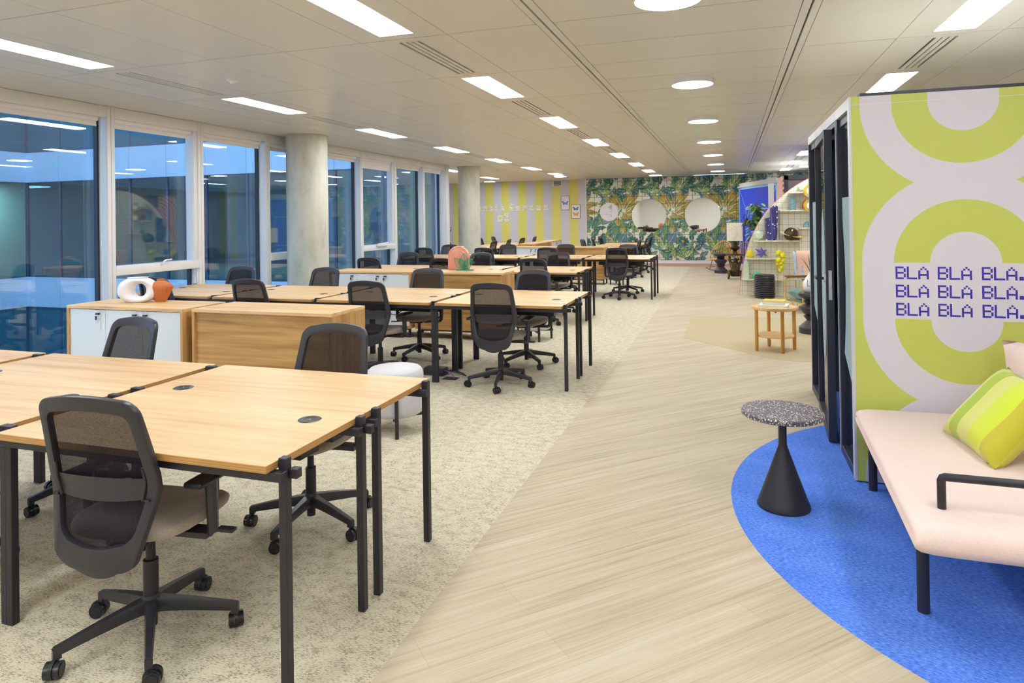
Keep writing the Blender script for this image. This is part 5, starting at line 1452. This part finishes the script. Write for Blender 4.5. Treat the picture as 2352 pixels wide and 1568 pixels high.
# ------------------------------------------------------------------ ornaments on the cabinets
def torus_vase():
    m = mat('white_rough_ceramic', srgb(234, 232, 238), 0.6); t = NT(m); n = t.noise(t.coord(), 18, 3); t.bump(n, .5, .012); return m
M['ring'] = torus_vase()
rv = thing('ring_vase', 'white ring-shaped vase with a hole through its middle', 'vase', (-4.83, 4.42, .85), R(32))
def ringv(u, v):
    a = 2 * PI * u; q = 2 * PI * v
    c, s_ = math.cos(a), math.sin(a)
    ox, oz = .158 * math.copysign(abs(c) ** .92, c), .112 * math.copysign(abs(s_) ** .92, s_)       # outer outline
    ix, iz = .044 * c + .022, .054 * s_                                                          # the hole, off centre
    k = (1 + math.cos(q)) / 2
    k = k ** .85
    x = ix + (ox - ix) * k; z = .104 + iz + (oz - iz) * k
    y = .060 * math.copysign(abs(math.sin(q)) ** .8, math.sin(q))
    return (x, y, max(0.0, min(.205, z)))
MB().grid(ringv, 64, 28, cu=True, cv=True).build('body', M['ring'], rv, ang=80)
MB().lathe([(.070, .185), (.078, .2085), (.084, .214), (.078, .214), (.068, .20), (0, .20)], 36, sy=.62).build('neck', M['ring'], rv, ang=80)
M['terra'] = mat('terracotta_shell', srgb(190, 108, 62), 0.65)
sv = thing('shell_vase', 'ribbed terracotta shell vase beside the white ring vase', 'vase', (-4.665, 4.50, .85), R(20))
def shell(u, v):
    a = 2 * PI * u
    z = .19 * v
    w0 = .042 + .058 * (v / .66) ** .85 if v < .66 else .100 * math.cos((v - .66) / .34 * PI / 2 * .88) ** .8
    rib = 1 + .085 * (abs(math.sin(a * 9)) - .5) * min(1, .3 + v)
    cz = z - .02 * abs(math.cos(a)) ** 2 * max(0, v - .5)
    return (w0 * rib * math.cos(a), w0 * .58 * rib * math.sin(a), cz)
b = MB().grid(shell, 108, 18, cu=True)
b.f.append(tuple(k * 18 for k in range(108))); b.mi.append(0)
b.build('body', M['terra'], sv, ang=50)
MB().lathe([(.020, .165), (.027, .186), (.030, .194), (.024, .195), (.016, .17)], 24).build('mouth', M['terra'], sv)
M['coral'] = mat('coral_glaze', srgb(226, 152, 128), 0.16, coat=.4)
av = thing('arch_vase', 'glossy coral arch ornament of nested rainbow bands', 'ornament', (-3.45, 8.22, .85), R(8))
def archpoly(hw, h, n=18):
    return [(-hw, 0), (-hw, h - hw)] + [(-hw * math.cos(PI * q / n), h - hw + hw * math.sin(PI * q / n)) for q in range(1, n)] + [(hw, h - hw), (hw, 0)]
for i, (hw, h, d) in enumerate(((.142, .315, .060), (.108, .272, .072), (.074, .232, .080))):
    MB().prism(archpoly(hw, h), lambda x, z, d=d: (x, -d / 1.0 + .02, z), lambda x, z: (x, .05, z)).build('arch_band', M['coral'], av, bevel=.012, seg=3)
M['teal'] = mat('teal_metal', srgb(34, 150, 112), 0.4)
lo = thing('leaf_ornament', 'green pierced metal leaves on a small stand before the coral arch', 'ornament', (-3.31, 8.08, .85), R(5))
MB().box(-.115, -.03, 0, .115, .03, .013).build('stand', M['teal'], lo)
def mleaf(x0, ang, ln, wd, y, dens):
    b = MB(); A = Matrix.Translation((x0, y, .013)) @ Matrix.Rotation(-ang, 4, 'Y')
    pts = [(wd * math.sin(PI * (q / 14) ** .9), ln * q / 14) for q in range(15)]
    loop = [A @ Vector((x, 0, z)) for x, z in pts] + [A @ Vector((-x, 0, z)) for x, z in reversed(pts[1:-1])]
    b.tube(loop, .0035, 6, closed=True)
    b.tube([A @ Vector((0, 0, 0)), A @ Vector((0, 0, ln))], .0025, 5)
    for q in range(1, dens):
        f = q / dens; z = ln * f; hw = wd * math.sin(PI * f ** .9)
        for s in (-1, 1):
            zz = min(ln * .98, z + hw * .45); 
            b.tube([A @ Vector((0, 0, z)), A @ Vector((s * wd * math.sin(PI * (zz / ln) ** .9) * .97, 0, zz))], .0016, 4)
    b.build('leaf', M['teal'], lo)
mleaf(-.01, R(0), .215, .055, .0, 16); mleaf(-.02, R(-42), .19, .045, .015, 18); mleaf(.01, R(45), .21, .055, -.012, 20); mleaf(.0, R(22), .16, .04, -.02, 12); mleaf(0, R(-20), .16, .04, -.005, 12)

# ------------------------------------------------------------------ floor power box and cables behind the front row
pw = thing('power_block', 'white and black floor power block with leads behind the grey pouf', 'power block', (-2.86, 5.98, 0))
MB().box(-.42, -.05, 0, -.02, .05, .035).build('socket_strip', M['silver'], pw, bevel=.004)
MB().box(-.34, -.03, .035, -.22, .04, .085).build('plug', M['white'], pw, bevel=.012)
MB().box(-.02, -.06, 0, .20, .06, .075).build('transformer', M['navy'], pw, bevel=.014)
b = MB()
for q, dy in enumerate((-.02, .01, .03)):
    b.tube([(.2, dy, .04), (.27, dy - .02, .05), (.36, dy + .01, .02), (.42, -.02, .012)], .004, 6)
b.build('lead', M['plastic_dark'], pw)
M['purple'] = mat('purple_lead', srgb(150, 80, 190), 0.5)
MB().tube([(.2, -.03, .05), (.27, -.06, .05), (.32, -.10, .02), (.33, -.12, .003)], .004, 6).build('purple_lead', M['purple'], pw)
fh = MB().box(-.07, -.05, .0005, .07, .05, .004).build('floor_hatch', M['gasket'], None, loc=(-2.56, 5.86, 0))
tag(fh, 'dark open floor outlet hatch with a purple lead entering it', 'floor outlet')

# ------------------------------------------------------------------ far wall: mirrors, disc sign, pictures, lettering
M['mirror'] = mat('mirror', (.92, .93, .93), 0.01, 1.0)
for x, s in ((-2.512, 'left'), (-.832, 'right')):
    t = thing('round_mirror', 'large round frameless mirror on the palm wall, %s of two' % s, 'mirror', (x, FY - .012, 1.54))
    a = MB().lathe([(0, 0), (.545, 0), (.553, -.004), (.553, -.012)], 72).build('mirror_glass', M['mirror'], t, ang=20); a.rotation_euler = (R(90), 0, 0)
dsn = thing('disc_sign', 'round white direction sign with a chevron arrow on the palm wall', 'sign', (-3.812, FY - .012, 1.687))
a = MB().lathe([(0, .008), (.303, .008), (.306, 0)], 56).build('disc', M['white'], dsn); a.rotation_euler = (R(90), 0, 0)
M['sign_ink'] = mat('sign_ink', srgb(40, 36, 60), 0.6); M['sign_violet'] = mat('sign_violet', srgb(170, 166, 206), 0.6)
b = MB(); b2 = MB()
for i, (s_, bb_) in enumerate(((.105, b), (.072, b2), (.038, b))):
    for sg in (-1, 1):
        n_ = 9
        for q in range(n_):
            f = q / n_
            x = .095 - s_ + s_ * f; z = .158 + sg * s_ * f
            bb_.box(x, -.0105, z - .006, x + .012, -.008, z + .006)
for x, z, w2, h2 in ((.055, .0, .05, .012), (.02, -.02, .012, .03), (.085, -.02, .012, .03), (.04, .015, .02, .012), (.03, -.12, .014, .014), (.075, -.12, .014, .014), (.028, -.165, .018, .05), (.075, -.165, .018, .05)):
    b2.box(x - .005, -.0105, z, x - .005 + w2 * .8, -.008, z + h2)
for q in range(26):
    if q % 9 != 8: b2.box(-.255 + q * .0135, -.0105, -.088, -.255 + q * .0135 + .009, -.008, -.074)
for q in range(9): b2.box(-.04 + q * .0145, -.0105, -.243, -.04 + q * .0145 + .009, -.008, -.231)
b.build('chevron', M['sign_ink'], dsn); b2.build('lettering', M['sign_violet'], dsn)
# framed butterflies
M['pic_frame'] = mat('picture_frame', srgb(96, 80, 80), 0.5); M['mount'] = mat('picture_mount', srgb(238, 226, 236), 0.7); M['mount2'] = mat('picture_mount_cream', srgb(240, 226, 218), 0.7)
M['bf_blue'] = mat('butterfly_blue', srgb(96, 150, 226), 0.6); M['bf_lilac'] = mat('butterfly_lilac', srgb(140, 112, 206), 0.6); M['bf_teal'] = mat('butterfly_teal', srgb(70, 122, 146), 0.6); M['bf_gold'] = mat('butterfly_gold', srgb(216, 156, 84), 0.6); M['bf_dark'] = mat('butterfly_dark', srgb(50, 44, 60), 0.6)
def butterfly(parent, cx, cz, s, up, lo_):
    b = MB()
    def wing(sx, pts, mi, y): b.prism([(cx + sx * x * s, cz + z * s) for x, z in pts], lambda x, z: (x, y, z), lambda x, z: (x, y + .002, z), mi)
    UP = [(.04, .02), (.35, .30), (.75, .52), (.98, .50), (.92, .25), (.70, .02), (.35, -.08)]
    LO = [(.04, -.02), (.40, -.05), (.72, -.12), (.70, -.40), (.48, -.58), (.25, -.48), (.10, -.25)]
    for sx in (-1, 1):
        wing(sx, [(x * 1.06, z * 1.08) for x, z in UP], 2, -.0185); wing(sx, UP, 0, -.0195); wing(sx, LO, 1, -.020)
    b.cyl((cx, -.021, cz - .45 * s), (cx, -.021, cz + .25 * s), .035 * s, n=8, mi=2)
    b.build('butterfly', [up, lo_, M['bf_dark']], parent)
for x0, z0, x1, z1, s, mt in ((-5.442, 1.778, -5.15, 2.255, 'blue and lilac butterfly, the upper of two', 'mount'), (-5.084, 1.486, -4.78, 1.96, 'teal and a gold butterfly, the lower of two', 'mount2')):
    t = thing('butterfly_picture', 'framed picture of a ' + s, 'picture', ((x0 + x1) / 2, FY, (z0 + z1) / 2))
    w2, h2 = (x1 - x0) / 2, (z1 - z0) / 2
    MB().box(-w2, -.022, -h2, -w2 + .01, 0, h2).box(w2 - .01, -.022, -h2, w2, 0, h2).box(-w2, -.022, -h2, w2, 0, -h2 + .01).box(-w2, -.022, h2 - .01, w2, 0, h2).build('frame', M['pic_frame'], t)
    MB().box(-w2 + .01, -.016, -h2 + .01, w2 - .01, -.002, h2 - .01).build('mount', M[mt], t)
    if mt == 'mount': butterfly(t, 0, .0, .115, M['bf_blue'], M['bf_lilac'])
    else: butterfly(t, 0, .095, .10, M['bf_teal'], M['bf_teal']); butterfly(t, 0, -.09, .10, M['bf_gold'], M['bf_gold'])
# lettering on the striped wall
FONT = {
 'a': ['.....', '.....', '.....', '1111.', '....1', '11111', '1...1', '11111'], 'n': ['.....', '.....', '.....', '1.11.', '11..1', '1...1', '1...1', '1...1'],
 't': ['.....', '.1...', '.1...', '1111.', '.1...', '.1...', '.1..1', '.111.'], 'i': ['..1..', '.....', '.....', '.11..', '..1..', '..1..', '..1..', '.111.'],
 'k': ['1....', '1....', '1....', '1..1.', '1.1..', '111..', '1..1.', '1...1'], 'G': ['.1111', '11...', '1....', '1....', '1.111', '1...1', '11..1', '.1111'],
 'r': ['.....', '.....', '.....', '1.111', '11..1', '1....', '1....', '1....'], 'd': ['....1', '....1', '....1', '.1111', '1...1', '1...1', '1...1', '.1111'],
 'e': ['.....', '.....', '.....', '.111.', '1...1', '11111', '1....', '.1111'], '3': ['.111.', '1...1', '....1', '..11.', '....1', '....1', '1...1', '.111.'],
 'o': ['.....', '.....', '.....', '1.1.1', '.111.', '11111', '.111.', '1.1.1']}
M['letter_white'] = mat('letter_white', srgb(240, 238, 240), 0.6); M['letter_edge'] = mat('letter_blue_edge', srgb(150, 152, 200), 0.6); M['letter_core'] = mat('letter_yellow_core', srgb(220, 212, 108), 0.6)
def word(txt, xs, zbase, cell, label):
    t = thing('wall_lettering', label, 'lettering', (0, FY, 0))
    for ch, x0 in zip(txt, xs):
        g = FONT[ch]; b = MB(); K = 4; pad_ = 6
        core = np.array([[c == '1' for c in row] for row in g])
        core = np.pad(np.kron(core, np.ones((K, K), bool)), pad_)
        def dil(m, r_):
            o = m.copy()
            for dy in range(-r_, r_ + 1):
                for dx in range(-r_, r_ + 1):
                    if abs(dx) + abs(dy) <= r_ * 1.5: o |= np.roll(np.roll(m, dy, 0), dx, 1)
            return o
        white = dil(core, 2); white |= np.roll(white, 2, 0)
        edge = dil(white, 1)
        q = cell / K
        for mask, y0, y1, mi in ((edge, -.0015, .001, 1), (white, -.003, -.0015, 0), (core, -.0045, -.003, 2)):
            for r_ in range(mask.shape[0]):
                row = mask[r_]; c_ = 0
                while c_ < len(row):
                    if row[c_]:
                        e = c_
                        while e < len(row) and row[e]: e += 1
                        x = x0 + (c_ - pad_) * q; z = zbase + (len(g) * K - 1 - (r_ - pad_)) * q
                        b.box(x, y0, z, x0 + (e - pad_) * q, y1, z + q, mi); c_ = e
                    else: c_ += 1
        b.build('letter', [M['letter_white'], M['letter_edge'], M['letter_core']], t, fix=False)
    return t
cl = .0275
word('antik', [-8.47 + .216 * q for q in range(5)], 1.815, cl, 'outlined pixel lettering antik on the striped wall, partly behind the column')
word('Garden', [-7.29 + .246 * q for q in range(6)], 1.815, cl, 'outlined pixel lettering Garden on the striped wall')
word('o3', [-7.72, -7.48], 1.45, .034, 'outlined pixel flower and number three under the wall lettering')
ag = thing('wall_vent', 'white framed louvre vent high on the striped wall', 'air vent', (-5.553, FY, 2.69))
MB().box(-.165, -.02, -.105, .165, 0, -.075).box(-.165, -.02, .075, .165, 0, .105).box(-.165, -.02, -.075, -.135, 0, .075).box(.135, -.02, -.075, .165, 0, .075).build('frame', M['white'], ag)
MB().box(-.135, -.004, -.075, .135, -.001, .075).build('backing', M['ceil_void'], ag)
sm = MB().box(-.135, -.018, -.004, .135, -.006, .004).mesh('louvre', [M['silver']])
for q in range(7): inst('louvre', sm, ag, (0, 0, -.06 + .02 * q))
# fire extinguisher and its sign
M['red'] = mat('extinguisher_red', srgb(206, 40, 40), 0.3)
fe = thing('fire_extinguisher', 'red fire extinguisher on the wall by the last window', 'fire extinguisher', (-9.60, FY - .10, .48))
MB().lathe([(0, 0), (.07, 0), (.075, .02), (.075, .27), (.05, .33), (.02, .35), (0, .35)], 24).build('cylinder', M['red'], fe)
MB().box(-.02, -.02, .35, .02, .02, .39).tube([(-.02, 0, .37), (.10, 0, .42)], .008, 6).tube([(-.02, 0, .40), (.09, 0, .45)], .008, 6).tube([(0, -.02, .37), (-.09, -.04, .33), (-.10, -.04, .10)], .012, 8).build('valve', M['gasket'], fe)
MB().box(-.05, .075, .05, .05, .10, .30).build('bracket', M['gasket'], fe)
MB().box(-.15, -.03, .0, -.085, .10, .36).build('side_holder', M['gasket'], fe)
fs_ = thing('fire_sign', 'small red and blue fire equipment sign above the extinguisher', 'sign', (-9.565, FY - .002, 1.13))
MB().box(-.075, -.004, 0, .075, 0, .11, 0).box(-.075, -.004, -.045, .075, 0, 0, 1).build('plate', [M['red'], mat('sign_blue', srgb(70, 110, 200), .5)], fs_)
MB().box(-.05, -.006, .02, -.03, -.004, .09).box(-.02, -.006, .02, .0, -.004, .07).box(.02, -.006, .02, .05, -.004, .085).build('pictogram', M['white'], fs_)
# a person in the glazed side wing
M['tee'] = mat('dark_shirt', srgb(52, 60, 72), 0.85); M['skin'] = mat('skin', srgb(198, 150, 122), 0.6); M['hair'] = mat('dark_hair', srgb(36, 30, 30), 0.7); M['trousers'] = mat('trousers', srgb(60, 64, 76), 0.85)
pe = thing('person', 'person in a dark short-sleeved shirt seen from behind through the wing glazing', 'person', (-8.62, 15.3, 0), R(15))
V = [(0, 0, .95), (0, 0, 1.12), (0, -.01, 1.33), (0, 0, 1.47), (0, .01, 1.53), (0, .02, 1.64), (0, .02, 1.72), (-.19, 0, 1.41), (-.25, .02, 1.18), (-.36, .18, 1.05), (-.42, .26, 1.04), (.19, 0, 1.41), (.25, .02, 1.15), (.2, .2, 1.05), (.16, .27, 1.05), (-.09, 0, .88), (-.10, .02, .48), (-.10, -.02, .08), (-.10, .12, .03), (.09, 0, .88), (.10, .02, .48), (.10, -.02, .08), (.10, .12, .03)]
E_ = [(0, 1), (1, 2), (2, 3), (3, 4), (4, 5), (5, 6), (2, 7), (7, 8), (8, 9), (9, 10), (2, 11), (11, 12), (12, 13), (13, 14), (0, 15), (15, 16), (16, 17), (17, 18), (0, 19), (19, 20), (20, 21), (21, 22)]
RR_ = [(.16, .11), (.15, .10), (.18, .11), (.06, .06), (.055, .055), (.085, .10), (.07, .085), .065, .048, .036, .036, .065, .048, .036, .036, .085, .06, .042, .035, .085, .06, .042, .035]
for wi, ei in ((10, 9), (14, 13)):
    d = (Vector(V[wi]) - Vector(V[ei])).normalized(); sd = d.cross(Vector((0, 0, 1))).normalized()
    pi_ = len(V); V.append(tuple(Vector(V[wi]) + d * .05)); E_.append((wi, pi_)); RR_.append((.034, .018))
    for q, (off, ln) in enumerate(((-.03, .065), (-.01, .078), (.011, .074), (.031, .058))):
        a = Vector(V[pi_]) + d * .035 + sd * off
        for k in range(2):
            V.append(tuple(a + d * (ln * .5 * (k + 1)) - Vector((0, 0, .018 * (k + .4) ** 1.5))))
            E_.append((pi_ if k == 0 else len(V) - 2, len(V) - 1)); RR_.append(.0095 - .0015 * k)
    V.append(tuple(Vector(V[wi]) + d * .045 - sd * .05)); E_.append((wi, len(V) - 1)); RR_.append(.011)
    V.append(tuple(Vector(V[wi]) + d * .075 - sd * .062)); E_.append((len(V) - 2, len(V) - 1)); RR_.append(.009)
blob('body', V, E_, RR_, M['skin'], pe)
b = MB()
for s_ in (-1, 1):
    b.lathe([(0, -.012), (.011, -.004), (.011, .006), (0, .014)], 8, (s_ * .036, .108, 1.665))
    b.lathe([(0, -.03), (.016, -.015), (.018, .012), (0, .03)], 8, (s_ * .092, .01, 1.655), sx=.5)
b.add([(-.012, .11, 1.63), (.012, .11, 1.63), (0, .138, 1.628), (0, .112, 1.672)], [(0, 1, 2), (1, 3, 2), (3, 0, 2), (0, 3, 1)])
b.box(-.024, .105, 1.597, .024, .113, 1.604)
b.build('face', M['skin'], pe, ang=60)
VS = [(0, 0, .93), (0, 0, 1.12), (0, -.01, 1.33), (0, 0, 1.44), (-.19, 0, 1.41), (-.235, .01, 1.24), (.19, 0, 1.41), (.235, .01, 1.22)]
blob('shirt', VS, [(0, 1), (1, 2), (2, 3), (2, 4), (4, 5), (2, 6), (6, 7)], [(.185, .135), (.17, .12), (.20, .13), .075, .085, .068, .085, .068], M['tee'], pe)
blob('trousers', [(0, 0, .95), (-.09, 0, .86), (-.10, .02, .48), (-.10, -.02, .10), (.09, 0, .86), (.10, .02, .48), (.10, -.02, .10)], [(0, 1), (1, 2), (2, 3), (0, 4), (4, 5), (5, 6)], [(.175, .13), .105, .075, .06, .105, .075, .06], M['trousers'], pe)
blob('hair', [(0, -.01, 1.62), (0, -.005, 1.69), (0, .02, 1.755)], [(0, 1), (1, 2)], [(.09, .085), (.10, .10), (.08, .085)], M['hair'], pe)
